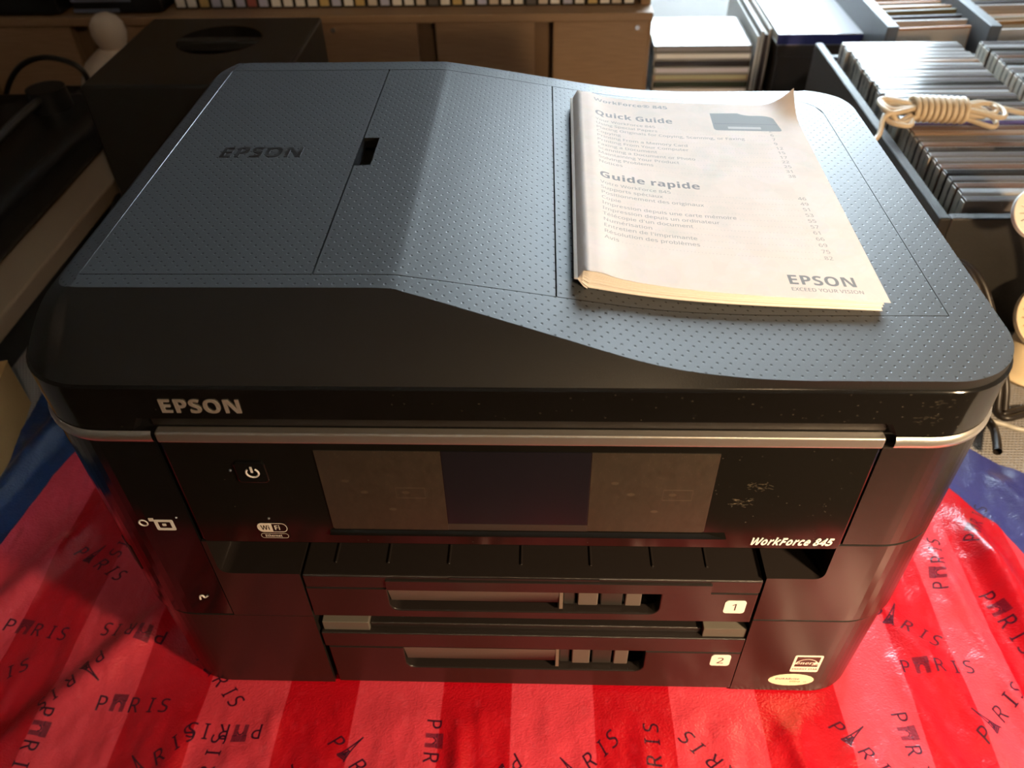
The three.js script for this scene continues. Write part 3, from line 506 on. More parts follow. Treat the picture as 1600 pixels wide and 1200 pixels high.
// ------------------------------------------------------------------ booklet on the lid
{
  const t = thing('booklet', 'white printed quick guide booklet lying on the printer lid', 'booklet', [0, 0, 0]);
  const cover = canvasTex(1040, 1480, (c, W, H) => {
    c.fillStyle = '#ebe0d8'; c.fillRect(0, 0, W, H);
    for (let i = 0; i < 500; i++) { c.fillStyle = rnd() < 0.5 ? 'rgba(255,255,255,0.05)' : 'rgba(200,190,188,0.05)'; c.beginPath(); c.ellipse(rnd() * W, rnd() * H, 20 + rnd() * 90, 20 + rnd() * 60, rnd() * 3, 0, 7); c.fill(); }
    c.fillStyle = '#9c9ea2'; c.font = 'bold 44px sans-serif'; c.fillText('WorkForce® 845', 96, 74);
    c.fillStyle = '#93959a'; c.font = 'bold 66px sans-serif'; c.fillText('Quick Guide', 96, 222, 360);
    const en = [['Your WorkForce 845', '2'], ['Using Special Papers', '6'], ['Placing Originals for Copying, Scanning, or Faxing', '7'], ['Copying', '9'], ['Printing From a Memory Card', '12'], ['Printing From Your Computer', '15'], ['Faxing a Document', '17'], ['Scanning a Document or Photo', '22'], ['Maintaining Your Product', '25'], ['Solving Problems', '31'], ['Notices', '38']];
    const fr = [['Votre WorkForce 845', '46'], ['Supports spéciaux', '49'], ['Positionnement des originaux', '51'], ['Copie', '53'], ['Impression depuis une carte mémoire', '55'], ['Impression depuis un ordinateur', '57'], ["Télécopie d'un document", '61'], ['Numérisation', '66'], ["Entretien de l'imprimante", '69'], ['Résolution des problèmes', '75'], ['Avis', '82']];
    const list = (rows, y0, dy) => { c.font = '30px sans-serif'; rows.forEach(([s, n], i) => { const y = y0 + i * dy; c.fillStyle = '#a6a4a4'; c.fillText(s, 98, y); c.fillText(n, 882, y); const w = c.measureText(s).width; c.fillStyle = '#c9c5c4'; for (let x = 108 + w; x < 870; x += 13) c.fillRect(x, y - 3, 3, 3); }); };
    list(en, 278, 40);
    c.fillStyle = '#85878c'; c.font = 'bold 66px sans-serif'; c.fillText('Guide rapide', 96, 800, 420);
    list(fr, 852, 40);
    c.fillStyle = '#7f8286'; c.font = 'bold 74px sans-serif'; c.fillText('EPSON', 720, 1404, 250); c.font = '25px sans-serif'; c.fillText('EXCEED YOUR VISION', 724, 1440, 246);
    // small picture of the machine
    c.fillStyle = '#8e969b'; c.beginPath(); c.moveTo(640, 100); c.lineTo(770, 94); c.quadraticCurveTo(800, 122, 850, 116); c.quadraticCurveTo(915, 112, 930, 145); c.lineTo(944, 250); c.quadraticCurveTo(946, 268, 928, 268); c.lineTo(652, 268); c.quadraticCurveTo(640, 266, 638, 250); c.closePath(); c.fill();
    c.fillStyle = '#c3c5c8'; c.fillRect(704, 230, 150, 22); c.fillStyle = '#777e83'; c.fillRect(646, 200, 290, 5);
  });
  const paper = std([0.80, 0.77, 0.74], 0.7, { side: THREE.DoubleSide });
  // corners in plan: [x,z]
  const BL = [0.0345, -0.2640], FL = [0.0312, -0.0560], FRc = [0.1745, -0.0490], BR = [0.1780, -0.2680];
  const at = (u, v) => [0, 1].map((k) => (BL[k] * (1 - u) + BR[k] * u) * (1 - v) + (FL[k] * (1 - u) + FRc[k] * u) * v);
  const sheetY = (u, v, k) => {   // k 0 bottom .. 1 top
    const [x] = at(u, v), low = topY(x) + 0.0007 + 0.0006 * Math.sin(u * 3.1) * (1 - k);
    const spine = 0.0105, free = 0.0058 + 0.0018 * Math.sin(u * 2.2 + 1);
    const thick = (spine * Math.exp(-u * 4) + free * (1 - Math.exp(-u * 4))) * Math.min(1, 0.35 + u / 0.03);
    let y = low + thick * k + (1 - Math.min(1, u / 0.03)) * 0.0052 * (1 - k * 0.6);
    const lift = Math.max(0, (u - 0.86) / 0.14) * Math.max(0, (0.13 - v) / 0.13);
    y += 0.012 * lift * lift * (0.25 + 0.75 * k) + 0.0022 * k * Math.max(0, 0.3 - v) * Math.sin(u * 3.14);
    y += 0.0014 * k * Math.exp(-((u - 0.07) ** 2) / 0.002);
    return y;
  };
  const sheet = (k, u1, v0, v1, name, mat) => {
    const rows = []; for (let j = 0; j <= 40; j++) { const r = [], v = v0 + (v1 - v0) * j / 40; for (let i = 0; i <= 50; i++) { const u = u1 * i / 50, [x, z] = at(u, v); r.push([x, sheetY(u, v, k), z]); } rows.push(r); }
    const n = rows[0].length, g = loft(rows, false); const uv = g.attributes.uv; for (let j = 0; j <= 40; j++) for (let i = 0; i < n; i++) uv.setXY(j * n + i, i / (n - 1), 1 - (v0 + (v1 - v0) * j / 40));
    return M(g, name, mat, t);
  };
  sheet(1, 1, 0, 1, 'front_cover', std([1, 1, 1], 0.75, { map: cover }));
  sheet(0.0, 1, 0, 1, 'back_cover', paper);
  const ks = [0.12, 0.24, 0.33, 0.42, 0.5, 0.62, 0.70, 0.78, 0.86, 0.94];
  ks.forEach((k, i) => sheet(k, 0.985 - 0.006 * Math.abs(Math.sin(i * 2.1)), 0.004, 0.998 - 0.003 * Math.abs(Math.sin(i * 1.7)), 'page', paper));
  // page bundles: closed front edges
  for (const [a, b] of [[0.05, 0.30], [0.34, 0.93]]) {
    const rows = [[], []]; for (let i = 0; i <= 50; i++) { const u = 0.015 + 0.965 * i / 50, [x, z] = at(u, 0.994); rows[0].push([x, sheetY(u, 0.994, a), z]); rows[1].push([x, sheetY(u, 0.994, b), z]); }
    M(loft(rows, false), 'page_edges', paper, t);
    const side = [[], []]; for (let j = 0; j <= 40; j++) { const v = 0.01 + 0.98 * j / 40, [x, z] = at(0.978, v); side[0].push([x, sheetY(0.978, v, a), z]); side[1].push([x, sheetY(0.978, v, b), z]); }
    M(loft(side, false), 'page_edges', paper, t);
  }
  // folded spine
  const sp = []; for (let q = 0; q <= 8; q++) { const a = Math.PI * q / 8; const r = []; for (let j = 0; j <= 30; j++) { const v = j / 30, [x, z] = at(0, v), y0 = sheetY(0, v, 0), y1 = sheetY(0, v, 1); r.push([x - 0.0018 * Math.sin(a), y0 + (y1 - y0) * (1 - Math.cos(a)) / 2, z]); } sp.push(r); }
  M(loft(sp, false), 'spine', paper, t);
}

// ------------------------------------------------------------------ disc cases
const caseTones = {
  silver: [[0.42, 0.43, 0.44], 0.16], grey: [[0.16, 0.15, 0.15], 0.18], dark: [[0.035, 0.032, 0.03], 0.15], tan: [[0.33, 0.22, 0.15], 0.25], plum: [[0.08, 0.05, 0.12], 0.2], brown: [[0.17, 0.10, 0.07], 0.22],
};
const caseMats = Object.fromEntries(Object.entries(caseTones).map(([k, [c, r]]) => [k, std(c, r)]));
const clear = std([0.30, 0.30, 0.29], 0.12), creamSpine = std([0.74, 0.69, 0.60], 0.3), blackTray = std([0.02, 0.02, 0.02], 0.25);
const W0 = 0.142, H0 = 0.125, D0 = 0.0102;
const cg = {
  coverF: mv(new RoundedBoxGeometry(W0, H0 - 0.0004, 0.0016, 1, 0.0004), 0, H0 / 2, 0.0040),
  tray: mv(new RoundedBoxGeometry(W0 - 0.0006, H0, 0.0064, 1, 0.0006), 0, H0 / 2, 0.0000),
  coverB: mv(new RoundedBoxGeometry(W0, H0 - 0.0004, 0.0014, 1, 0.0004), 0, H0 / 2, -0.0039),
  spine: box(-W0 / 2 - 0.0008, -W0 / 2 + 0.0008, 0.002, H0 - 0.002, -0.0040, 0.0042, 0.0005),
  hinges: [box(-W0 / 2 - 0.0006, -W0 / 2 + 0.004, 0.008, 0.014, -0.0046, 0.0046), box(-W0 / 2 - 0.0006, -W0 / 2 + 0.004, H0 - 0.014, H0 - 0.008, -0.0046, 0.0046)],
};
function makeCase(tone) {
  const g = new THREE.Group();
  M(cg.coverF, 'front_cover', caseMats[tone], g); M(cg.tray, 'inlay_tray', caseMats[tone], g); M(cg.coverB, 'back_cover', clear, g); M(cg.spine, 'spine_card', creamSpine, g); for (const h of cg.hinges) M(h, 'hinge', clear, g);
  return g;
}
const protos = Object.fromEntries(Object.keys(caseTones).map((k) => [k, makeCase(k)]));
function discCase(tone, label, group, [x, y, z]) {
  const g = protos[tone].clone(); g.name = numbered('disc_case'); g.position.set(x, y, z); scene.add(g); return tag(g, label, 'disc case', group);
}
// black crate
{
  const bm = std([0.018, 0.017, 0.015], 0.45, { bumpMap: rep(grain, 4, 4), bumpScale: 0.0004 });
  const c = thing('disc_crate', 'black open crate holding two rows of disc cases', 'crate', [0, 0, 0]);
  const x0 = 0.362, x1 = 0.745, z0 = -0.806, z1 = -0.372, h = 0.126, w = 0.010;
  M(box(x0, x0 + w, 0, h, z0, z1, 0.002), 'side_wall', bm, c); M(box(x1 - w, x1, 0, h, z0, z1, 0.002), 'side_wall', bm, c);
  M(box(x0 + w, x1 - w, 0, h, z1 - w, z1, 0.002), 'front_wall', bm, c); M(box(x0 + w, x1 - w, 0, h - 0.015, z0, z0 + w, 0.002), 'back_wall', bm, c);
  M(box(x0 + w, x1 - w, 0, 0.005, z0 + w, z1 - w), 'floor_panel', bm, c);
  M(box(0.541, 0.547, 0.005, h - 0.03, z0 + w, z1 - w), 'divider', bm, c);
  const names = { silver: 'silver', grey: 'grey', dark: 'black', tan: 'tan', plum: 'purple', brown: 'brown' };
  const seq = ['silver', 'grey', 'silver', 'silver', 'silver', 'tan', 'silver', 'grey', 'silver', 'grey', 'grey', 'dark', 'grey', 'silver', 'grey', 'dark', 'grey', 'brown', 'grey', 'silver', 'plum', 'brown', 'tan', 'grey', 'brown', 'dark', 'grey', 'grey', 'brown', 'dark', 'grey', 'brown'];
  let z = -0.790, i = 0;
  while (z < -0.388) {
    const near = z > -0.42;
    const t = seq[i % seq.length];
    const g = discCase(t, `${names[t]} disc case, ${ord(i + 1)} from the crate's back wall, row next to the printer`, 'disc cases in the crate row next to the printer', [0.463 + rr(-0.002, 0.002), 0.0052 + rr(0, 0.0006), z]);
    g.rotation.y = rr(-0.006, 0.006);
    z += rnd() < 0.15 ? 0.0140 : 0.0116; i++;
  }
  z = -0.790; i = 3;
  while (z < -0.56) {
    const t = ['grey', 'dark', 'silver', 'grey', 'silver', 'dark', 'grey', 'brown'][i % 8];
    discCase(t, `${names[t]} disc case, ${ord(i - 2)} from the crate's back wall, row away from printer`, 'disc cases in the crate row away from the printer', [0.632 + rr(-0.0015, 0.0015), 0.0052, z]);
    z += 0.0115 + (rnd() < 0.15 ? 0.002 : 0); i++;
  }
}
// flat stack of cases behind the printer
{
  const tones = [['silver', 'white edged'], ['dark', 'dark green edged'], ['tan', 'pale yellow edged'], ['silver', 'lilac grey edged'], ['dark', 'black edged'], ['silver', 'plain white edged'], ['grey', 'topmost grey edged']];
  const edge = [[0.85, 0.83, 0.88], [0.03, 0.045, 0.03], [0.45, 0.43, 0.27], [0.66, 0.63, 0.70], [0.03, 0.025, 0.03], [0.88, 0.88, 0.86], [0.3, 0.29, 0.3]];
  tones.forEach(([t, nm], i) => {
    const g = discCase(t, `${nm} disc case in the flat stack behind the printer, ${ord(i + 1)} from the table`, 'disc cases in the flat stack', [0.2515 + rr(-0.002, 0.002), i * 0.0104 + 0.0052, -0.953 - H0]);
    g.rotation.x = Math.PI / 2;
    M(box(-W0 / 2 + 0.003, W0 / 2 - 0.003, H0 - 0.0006, H0 + 0.0004, -0.003, 0.0030), 'edge_card', std(edge[i], 0.3), g);
  });
}
// upright thin booklets between the stack and the dark box
[[0.3275, 0.0030, [0.62, 0.62, 0.60], 'white'], [0.3335, 0.0050, [0.36, 0.37, 0.37], 'pale grey'], [0.3405, 0.0040, [0.06, 0.05, 0.06], 'black'], [0.3465, 0.0040, [0.55, 0.50, 0.45], 'cream']].forEach(([x, w, c, n], i) => {
  const t = thing('thin_booklet', `${n} thin booklet upright between the flat disc stack and the dark box`, 'booklet', [x, 0, -1.05]);
  const h = 0.085 + 0.006 * (i % 2);
  M(box(-w / 2, w / 2, 0, h, -0.13, 0.10 - 0.004 * i, 0.0008), 'cover', std(c, 0.4), t);
  M(box(-w / 2 + 0.0006, w / 2 - 0.0006, 0.002, h + 0.0004, -0.128, 0.098 - 0.004 * i), 'pages', std([0.6, 0.57, 0.52], 0.7), t);
});
// dark box and the blue book on it
{
  const t = thing('storage_box', 'dark brown storage box behind the printer carrying the blue book', 'box', [0.4015, 0, -1.07]);
  const bm = std([0.045, 0.034, 0.026], 0.6, { bumpMap: rep(grain, 3, 3), bumpScale: 0.0005 });
  M(box(-0.048, 0.048, 0, 0.078, -0.17, 0.138, 0.002), 'body', bm, t); M(box(-0.050, 0.050, 0.062, 0.080, -0.172, 0.1395, 0.002), 'lid', bm, t);
  const b = thing('blue_book', 'large glossy book with dark blue spine lying on the storage box', 'book', [0.4015, 0.0802, -1.07]);
  const cm = std([0.55, 0.56, 0.60], 0.10), sm = std([0.05, 0.06, 0.22], 0.25);
  M(box(-0.053, 0.066, 0.0135, 0.0155, -0.175, 0.142, 0.0006), 'front_cover', cm, b); M(box(-0.053, 0.066, 0, 0.002, -0.175, 0.142, 0.0006), 'back_cover', cm, b);
  M(box(-0.052, 0.065, 0.002, 0.0135, -0.174, 0.139), 'pages', std([0.6, 0.57, 0.5], 0.8), b); M(box(-0.053, 0.066, 0.001, 0.0145, 0.1385, 0.143, 0.0008), 'spine', sm, b);
}
// second box with sleeves behind the crate
{
  const c = thing('sleeve_box', 'dark box with pale grey dividers full of sleeves behind the disc crate', 'box', [0, 0, 0]);
  const gm = std([0.10, 0.105, 0.11], 0.5), dm = std([0.02, 0.018, 0.016], 0.5);
  const z1 = -0.850, z0 = -1.22;
  for (const x of [0.474, 0.606, 0.738]) M(box(x - 0.0075, x + 0.0075, 0.004, 0.130, z0, z1, 0.001), 'divider', gm, c);
  M(box(0.474, 0.745, 0, 0.004, z0, z1), 'floor_panel', dm, c); M(box(0.4815, 0.5985, 0.004, 0.08, z1 - 0.006, z1), 'front_wall', dm, c); M(box(0.6135, 0.7305, 0.004, 0.08, z1 - 0.006, z1), 'front_wall', dm, c);
  const cols = [[[0.45, 0.22, 0.10], 'orange'], [[0.42, 0.38, 0.36], 'light grey'], [[0.04, 0.03, 0.03], 'black'], [[0.20, 0.17, 0.09], 'olive'], [[0.36, 0.19, 0.07], 'amber'], [[0.30, 0.24, 0.16], 'beige']];
  for (const [cx, k] of [[0.540, 0], [0.672, 3]]) for (let i = 0; i < 12; i++) {
    const [cc, n] = cols[(i + k) % 6];
    const s = thing('disc_sleeve', `${n} cardboard sleeve, ${ord(i + 1)} from the disc crate, ${k ? 'second' : 'first'} bay of the divided box`, 'sleeve', [cx, 0.0045, -0.880 - i * 0.0185], `sleeves in the ${k ? 'second' : 'first'} bay of the divided box`);
    M(box(-0.055, 0.055, 0, 0.112 + rr(-0.006, 0.004), -0.0022, 0.0022, 0.0008), 'sleeve', std(cc, 0.45), s); M(box(-0.053, 0.053, 0.002, 0.108, -0.0006, 0.0036), 'insert', std([0.5, 0.45, 0.4], 0.6), s);
    s.rotation.set(-0.08, 0.05, 0.012 + rr(-0.008, 0.008)); s.position.y = 0.0062;
  }
}
// cream cord bundle on the crate
{
  const t = thing('cord_bundle', 'cream telephone cord wound into a bundle on the disc cases', 'cord', [0, 0, 0]);
  const cm = std([0.74, 0.60, 0.42], 0.4), r = 0.0026, P = (u, v, w) => [0.420 + u, 0.1365 + w, -0.556 + v + u * 0.12];   // along the bundle, across, up
  for (const [k, dv, dw] of [[0, -0.010, 0.004], [1, -0.004, 0.011], [2, 0.004, 0.012], [3, 0.008, 0.005]]) {
    const e = 0.043 + 0.004 * (k % 3), f = 0.010 + 0.003 * k;
    M(tube([P(-e, dv - f, dw), P(-e * 0.4, dv * 0.6 - 0.004, dw), P(e * 0.4, dv * 0.6 - 0.004, dw), P(e, dv - f, dw), P(e + 0.008, dv, dw), P(e, dv + f, dw - 0.001), P(e * 0.4, dv * 0.6 + 0.004, dw), P(-e * 0.4, dv * 0.6 + 0.004, dw), P(-e, dv + f, dw - 0.001), P(-e - 0.007, dv, dw)], r, 120, true), 'loop', cm, t);
  }
  for (let i = 0; i < 9; i++) { const u = -0.024 + i * 0.0058; const c = []; for (let k = 0; k < 14; k++) { const a = k / 14 * Math.PI * 2; c.push(P(u + 0.0006 * Math.sin(a), 0.0135 * Math.cos(a), 0.0085 + 0.0105 * Math.sin(a))); } M(tube(c, r, 60, true), 'winding', cm, t); }
  M(tube([P(-0.03, 0.012, 0.006), P(-0.045, 0.024, 0.004), P(-0.052, 0.020, 0.010), P(-0.060, 0.024, 0.006), [0.352, 0.134, -0.520], [0.333, 0.125, -0.500], [0.318, 0.105, -0.48], [0.300, 0.05, -0.45], [0.29, 0.004, -0.42]], r, 120), 'tail', cm, t);
  M(tube([P(-0.028, 0.012, 0.004), P(-0.036, 0.032, 0.004), P(-0.050, 0.030, 0.004), P(-0.056, 0.016, 0.004), P(-0.05, 0.004, 0.006)], r, 60), 'stray_loop', cm, t);
  M(tube([P(0.052, 0.002, 0.012), P(0.066, -0.010, 0.008), P(0.085, -0.014, 0.003), P(0.11, -0.008, 0.002), P(0.18, -0.006, 0.002)], r, 60), 'tail', cm, t);
}
// wooden rack behind the printer
const rackWood = std([1, 1, 1], 0.6, { map: rep(woodTex([0.60, 0.48, 0.36], [0.53, 0.415, 0.30], 7), 1, 1) });
{
  const t = thing('wooden_rack', 'low tan wooden rack with panelled front behind the printer', 'rack', [0, 0, 0]);
  const zf = -0.92, xR = 0.1675, xL = -1.0;
  M(box(xL, xR, 0, 0.118, zf - 0.20, zf - 0.020), 'carcass', std([0.17, 0.10, 0.05], 0.7), t);
  M(box(xL, xR + 0.001, 0.1185, 0.130, zf - 0.20, zf + 0.004, 0.002), 'top_board', rackWood, t);
  M(box(xR - 0.0045, xR, 0, 0.1185, zf - 0.2, zf, 0.001), 'end_board', rackWood, t);
  for (let i = 0; i < 7; i++) { const a = 0.030 - i * 0.1665, b = i ? a + 0.1665 - 0.0265 : xR - 0.0045; if (a < xL) break; const p = M(box(a, b, 0.001, 0.118, zf - 0.016, zf, 0.0012), 'panel', rackWood, t);
    for (const sx of i === 0 ? [b - 0.0155] : i === 2 ? [a + 0.021] : []) { const s = M(mv(new THREE.CylinderGeometry(0.0034, 0.0034, 0.004, 16).rotateX(Math.PI / 2), sx, 0.110, zf + 0.001), 'screw', std([0.75, 0.75, 0.75], 0.25, { metalness: 0.8 }), p); } }
  // the rack goes on upwards as an open shelf with a back board
  M(box(xL, xR, 0.130, 0.62, zf - 0.20, zf - 0.188), 'back_board', rackWood, t);
  for (const x of [xL, xR - 0.014]) M(box(x, x + 0.014, 0.130, 0.62, zf - 0.188, zf - 0.03, 0.001), 'upright', rackWood, t);
  M(box(xL + 0.014, xR - 0.014, 0.272, 0.286, zf - 0.188, zf - 0.03, 0.001), 'shelf_board', rackWood, t);
  M(box(xL, xR, 0.62, 0.634, zf - 0.20, zf - 0.03, 0.001), 'shelf_board', rackWood, t);
  // cassette tapes on the rack
  const tones = [[[0.72, 0.70, 0.66], 'white'], [[0.55, 0.48, 0.40], 'beige'], [[0.50, 0.36, 0.14], 'ochre'], [[0.44, 0.46, 0.62], 'pale blue'], [[0.28, 0.08, 0.06], 'dark red'], [[0.10, 0.09, 0.09], 'black']];
  const seq = [0, 0, 2, 3, 0, 3, 4, 3, 0, 0, 0, 0, 2, 3, 0, 2, 1, 3, 0, 0, 1, 5, 0, 2, 0, 3, 1, 0, 0, 5, 1, 0, 3, 0, 2, 0, 1, 0];
  const shell = std([0.05, 0.05, 0.05], 0.2), mats = tones.map(([c]) => std(c, 0.45));
  const cgm = box(-0.0079, 0.0079, 0, 0.108, -0.034, 0.034, 0.001), lg = box(-0.0062, 0.0062, 0.003, 0.104, 0.0338, 0.0346), tg = box(-0.0064, 0.0064, 0.004, 0.106, -0.030, 0.030);
  seq.forEach((k, i) => {
    const g = thing('cassette_case', `cassette case with ${tones[k][1]} spine on the rack, ${ord(seq.length - i)} from the flat disc stack`, 'cassette', [-0.505 + i * 0.01735, 0.130, -0.985], 'cassette cases on the wooden rack');
    M(cgm, 'case', shell, g); M(lg, 'spine_label', mats[k], g);
    M(tg, 'cassette', blackTray, g);
    g.rotation.y = rr(-0.02, 0.02);
  });
  // dark players on the left of the rack
  const a = thing('disc_player', 'flat black player with pale blue edge trim on the wooden rack', 'player', [-0.585, 0.130, -1.0]);
  M(box(-0.066, 0.062, 0.004, 0.045, -0.09, 0.072, 0.002), 'housing', std([0.012, 0.012, 0.013], 0.3), a);
  M(box(-0.0665, 0.0, 0.004, 0.009, 0.070, 0.0735, 0.0008), 'edge_trim', std([0.22, 0.25, 0.36], 0.3, { metalness: 0.4 }), a); M(box(-0.0665, 0.02, 0.018, 0.0215, 0.070, 0.0735, 0.0008), 'edge_trim', std([0.22, 0.25, 0.36], 0.3, { metalness: 0.4 }), a);
  for (const x of [-0.05, 0.05]) for (const z of [-0.07, 0.05]) M(mv(new THREE.CylinderGeometry(0.006, 0.006, 0.004, 16), x, 0.002, z), 'foot', inner, a);
  const b = thing('amplifier', 'plain black amplifier at the far end of the wooden rack', 'amplifier', [-0.785, 0.130, -1.0]);
  M(box(-0.11, 0.115, 0.003, 0.07, -0.09, 0.076, 0.003), 'housing', std([0.010, 0.010, 0.010], 0.4), b);
  M(mv(new THREE.CylinderGeometry(0.012, 0.013, 0.012, 24).rotateX(Math.PI / 2), -0.05, 0.04, 0.080), 'knob', inner, b); M(box(-0.1, 0.1, 0, 0.003, -0.08, 0.07), 'base', inner, b);
}
// black subwoofer
{
  const t = thing('subwoofer', 'black box speaker with an oval grip recess in its top, behind the printer', 'speaker', [-0.332, 0, -0.591]);
  const sm = std([0.02, 0.018, 0.015], 0.34, { bumpMap: rep(woodTex([0.2, 0.2, 0.2], [0.8, 0.8, 0.8], 2), 1, 1), bumpScale: 0.0006 });
  const hole = new THREE.CylinderGeometry(0.045, 0.045, 0.08, 40); hole.scale(1, 1, 0.95); hole.translate(0.002, 0.195, -0.026);
  M(csg(box(-0.097, 0.097, 0.004, 0.200, -0.099, 0.099, 0.004), [hole]), 'cabinet', sm, t);
  M(box(-0.0445, 0.0485, 0.188, 0.1995, -0.037, -0.022, 0.003), 'grip_bar', sm, t);
  for (const x of [-0.08, 0.08]) for (const z of [-0.08, 0.08]) M(mv(new THREE.CylinderGeometry(0.01, 0.008, 0.004, 16), x, 0.002, z), 'foot', inner, t);
}
// pale figurine between rack and speaker
{
  const prof = [[0, 0], [0.052, 0], [0.058, 0.010], [0.060, 0.045], [0.056, 0.075], [0.044, 0.098], [0.024, 0.113], [0.0165, 0.117], [0.020, 0.124], [0.0225, 0.134], [0.0215, 0.145], [0.016, 0.154], [0.008, 0.159], [0, 0.160]].map((p) => new THREE.Vector2(...p));
  const t = thing('figurine', 'pale cream rounded figurine standing between the speaker and the rack', 'figurine', [-0.566, 0, -0.842]);
  const m = std([0.55, 0.44, 0.34], 0.6);
  M(new THREE.LatheGeometry(prof.slice(0, 8), 36), 'body', m, t); M(new THREE.LatheGeometry(prof.slice(7), 36), 'head', m, t);
}
// record player on the left with its board
{
  const t = thing('record_player', 'black record player on a beige board at the edge of the table', 'record player', [-0.72, 0, -0.5]);
  const black = std([0.010, 0.010, 0.010], 0.4), beige = std([0.32, 0.24, 0.16], 0.6);
  M(box(-0.235, 0.230, 0, 0.040, -0.28, 0.235, 0.003), 'base', black, t);
  M(box(-0.240, 0.243, 0.040, 0.060, -0.20, 0.245, 0.003), 'board', beige, t);
  M(box(-0.235, 0.205, 0.060, 0.105, -0.22, 0.230, 0.012), 'deck', black, t);
  M(mv(new THREE.CylinderGeometry(0.14, 0.142, 0.014, 64), -0.06, 0.112, 0.0), 'platter', black, t);
  M(tube([[0.14, 0.118, -0.17], [0.15, 0.125, -0.10], [0.15, 0.124, 0.05], [0.10, 0.122, 0.10]], 0.005, 40), 'tone_arm', std([0.06, 0.06, 0.06], 0.3), t);
  M(mv(new THREE.CylinderGeometry(0.022, 0.024, 0.024, 32), 0.145, 0.117, -0.17), 'arm_base', black, t);
  M(box(0.075, 0.135, 0.04, 0.092, -0.275, -0.215, 0.006), 'hinge_block', black, t);
}
{
  const bl = std([0.010, 0.010, 0.010], 0.35);
  solo(tube([[-0.62, 0.066, -0.79], [-0.6, 0.075, -0.785], [-0.586, 0.092, -0.785], [-0.595, 0.113, -0.785], [-0.632, 0.123, -0.785], [-0.672, 0.110, -0.785], [-0.71, 0.07, -0.79], [-0.74, 0.008, -0.795]], 0.0035, 80), 'audio_cable', bl, 'thin black cable arching up beside the record player', 'cable');
  const p = thing('plug_block', 'black plug block with a cable behind the record player board', 'plug', [-0.455, 0, -0.555]);
  M(box(-0.025, 0.02, 0, 0.040, -0.09, -0.02, 0.006), 'block', bl, p); M(mv(new THREE.CylinderGeometry(0.014, 0.014, 0.03, 24), -0.01, 0.015, 0.02), 'plug', bl, p);
  M(mv(new THREE.SphereGeometry(0.006, 16, 12), 0.008, 0.040, -0.05), 'switch', std([0.3, 0.25, 0.2], 0.4), p); M(tube([[-0.01, 0.03, -0.02], [-0.012, 0.05, 0.0], [-0.012, 0.04, 0.025], [-0.01, 0.025, 0.02]], 0.003, 30), 'cord', bl, p);
}
// small carton on the left
{
  const t = thing('carton', 'small plain yellow-brown cardboard carton beside the blue edge of the scarf', 'box', [-0.475, 0.0, -0.205]);
  const cm = std([0.42, 0.25, 0.085], 0.85, { bumpMap: rep(grain, 2, 2), bumpScale: 0.0004 });
  M(box(-0.04, 0.04, 0.0, 0.050, -0.05, 0.06, 0.001), 'body', cm, t);
  M(box(-0.0402, -0.0005, 0.050, 0.0512, -0.05, 0.06), 'flap', cm, t); M(box(0.0005, 0.0402, 0.050, 0.0512, -0.05, 0.06), 'flap', cm, t);
  t.rotation.y = 0.25;
}
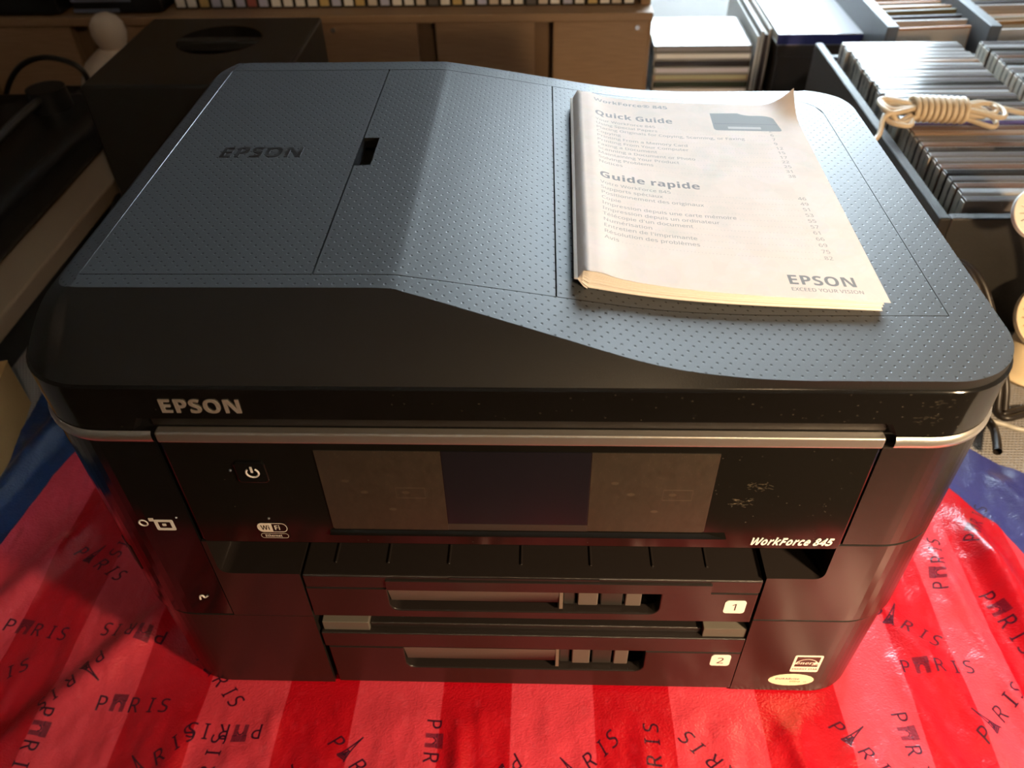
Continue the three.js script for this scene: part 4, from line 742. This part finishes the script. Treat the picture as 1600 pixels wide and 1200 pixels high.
// cream slotted stand on the right
{
  const t = thing('slotted_stand', 'cream plastic stand with two slotted discs and a steel rod beside the crate', 'stand', [0.463, 0, -0.318]);
  const cm = std([0.72, 0.58, 0.36], 0.4), wm = std([0.75, 0.72, 0.64], 0.4), st = std([0.55, 0.50, 0.42], 0.2, { metalness: 1 });
  M(new THREE.LatheGeometry([[0, 0], [0.030, 0], [0.030, 0.004], [0.024, 0.010], [0.022, 0.045], [0, 0.045]].map((p) => new THREE.Vector2(...p)), 40), 'pedestal', cm, t);
  const slots = (R, n, w, L) => { const s = new THREE.Shape(); s.absarc(0, 0, R, 0, Math.PI * 2); for (let k = 0; k < n; k++) { const a = k / n * Math.PI * 2, q = new THREE.Path(), c = Math.cos(a), d = Math.sin(a), P = (r, o) => [r * c - o * d, r * d + o * c]; q.moveTo(...P(R - 0.003 - L, -w)); q.lineTo(...P(R - 0.003, -w)); q.lineTo(...P(R - 0.003, w)); q.lineTo(...P(R - 0.003 - L, w)); q.closePath(); s.holes.push(q); } return s; };
  const disc = (s, d) => new THREE.ExtrudeGeometry(s, { depth: d, bevelEnabled: true, bevelSize: 0.0008, bevelThickness: 0.0008, bevelSegments: 2, curveSegments: 48 });
  const lower = M(disc(slots(0.030, 22, 0.0011, 0.007), 0.005), 'lower_disc', cm, t); lower.rotation.x = -0.75; lower.position.set(-0.002, 0.056, -0.004);
  M(mv(new THREE.CylinderGeometry(0.0285, 0.0285, 0.002, 40).rotateX(Math.PI / 2), 0, 0, -0.002), 'disc_core', std([0.05, 0.045, 0.04], 0.6), lower);
  const rod = M(tube([[0.0, 0.060, 0.012], [0.0, 0.072, 0.008], [-0.016, 0.11, 0.0], [-0.046, 0.156, -0.010]], 0.0035, 40), 'rod', st, t);
  M(mv(new THREE.SphereGeometry(0.0065, 20, 14).scale(0.8, 1.4, 0.8), 0.0, 0.068, 0.012), 'rod_end', st, rod);
  const up = M(disc(slots(0.021, 18, 0.0010, 0.012), 0.004), 'upper_disc', wm, t); up.rotation.x = -0.75; up.position.set(-0.052, 0.158, -0.006);
  M(mv(new THREE.CylinderGeometry(0.0200, 0.0200, 0.002, 40).rotateX(Math.PI / 2), 0, 0, -0.0018), 'disc_core', std([0.05, 0.045, 0.04], 0.6), up);
}
// cables on the right
{
  const bl = std([0.02, 0.016, 0.013], 0.4), cl = std([0.40, 0.38, 0.32], 0.35);
  const pc = thing('power_cable', 'black twin power cable bending round beside the cream slotted stand', 'cable');
  for (const o of [0, 0.0056]) M(tube([[0.28, 0.03, -0.352], [0.340, 0.085, -0.352], [0.372, 0.098, -0.345 - o], [0.386 + o, 0.092, -0.325], [0.402 + o, 0.05, -0.292], [0.412 + o, 0.022, -0.275], [0.411 + o, 0.0036, -0.258], [0.416, 0.0036, -0.2495 - o], [0.45, 0.0036, -0.256 - o], [0.55, 0.0036, -0.25 - o]], 0.0030, 120), 'strand', bl, pc);
  solo(tube([[0.33, 0.02, -0.33], [0.37, 0.012, -0.28], [0.392, 0.006, -0.253], [0.394, 0.009, -0.235], [0.390, 0.013, -0.222], [0.385, 0.015, -0.208], [0.381, 0.016, -0.198]], 0.0036, 80), 'printer_cable', bl, 'short black cable running from the printer onto the blue scarf border', 'cable');
  solo(tube([[0.395, 0.0024, -0.25], [0.41, 0.0024, -0.243], [0.43, 0.0024, -0.236], [0.50, 0.0024, -0.235]], 0.0022, 50), 'clear_cable', cl, 'thin translucent grey cable on the grey cloth', 'cable');
  const a = thing('power_adapter', 'black power adapter half covered by the scarf fold', 'adapter', [0.405, 0.010, -0.02]);
  M(box(-0.033, 0.033, 0, 0.028, -0.05, 0.05, 0.006), 'housing', bl, a); M(tube([[0, 0.014, -0.05], [0.01, 0.012, -0.09], [0.04, 0.006, -0.12]], 0.003, 30), 'cord', bl, a);
}
renderer.render(scene, camera);
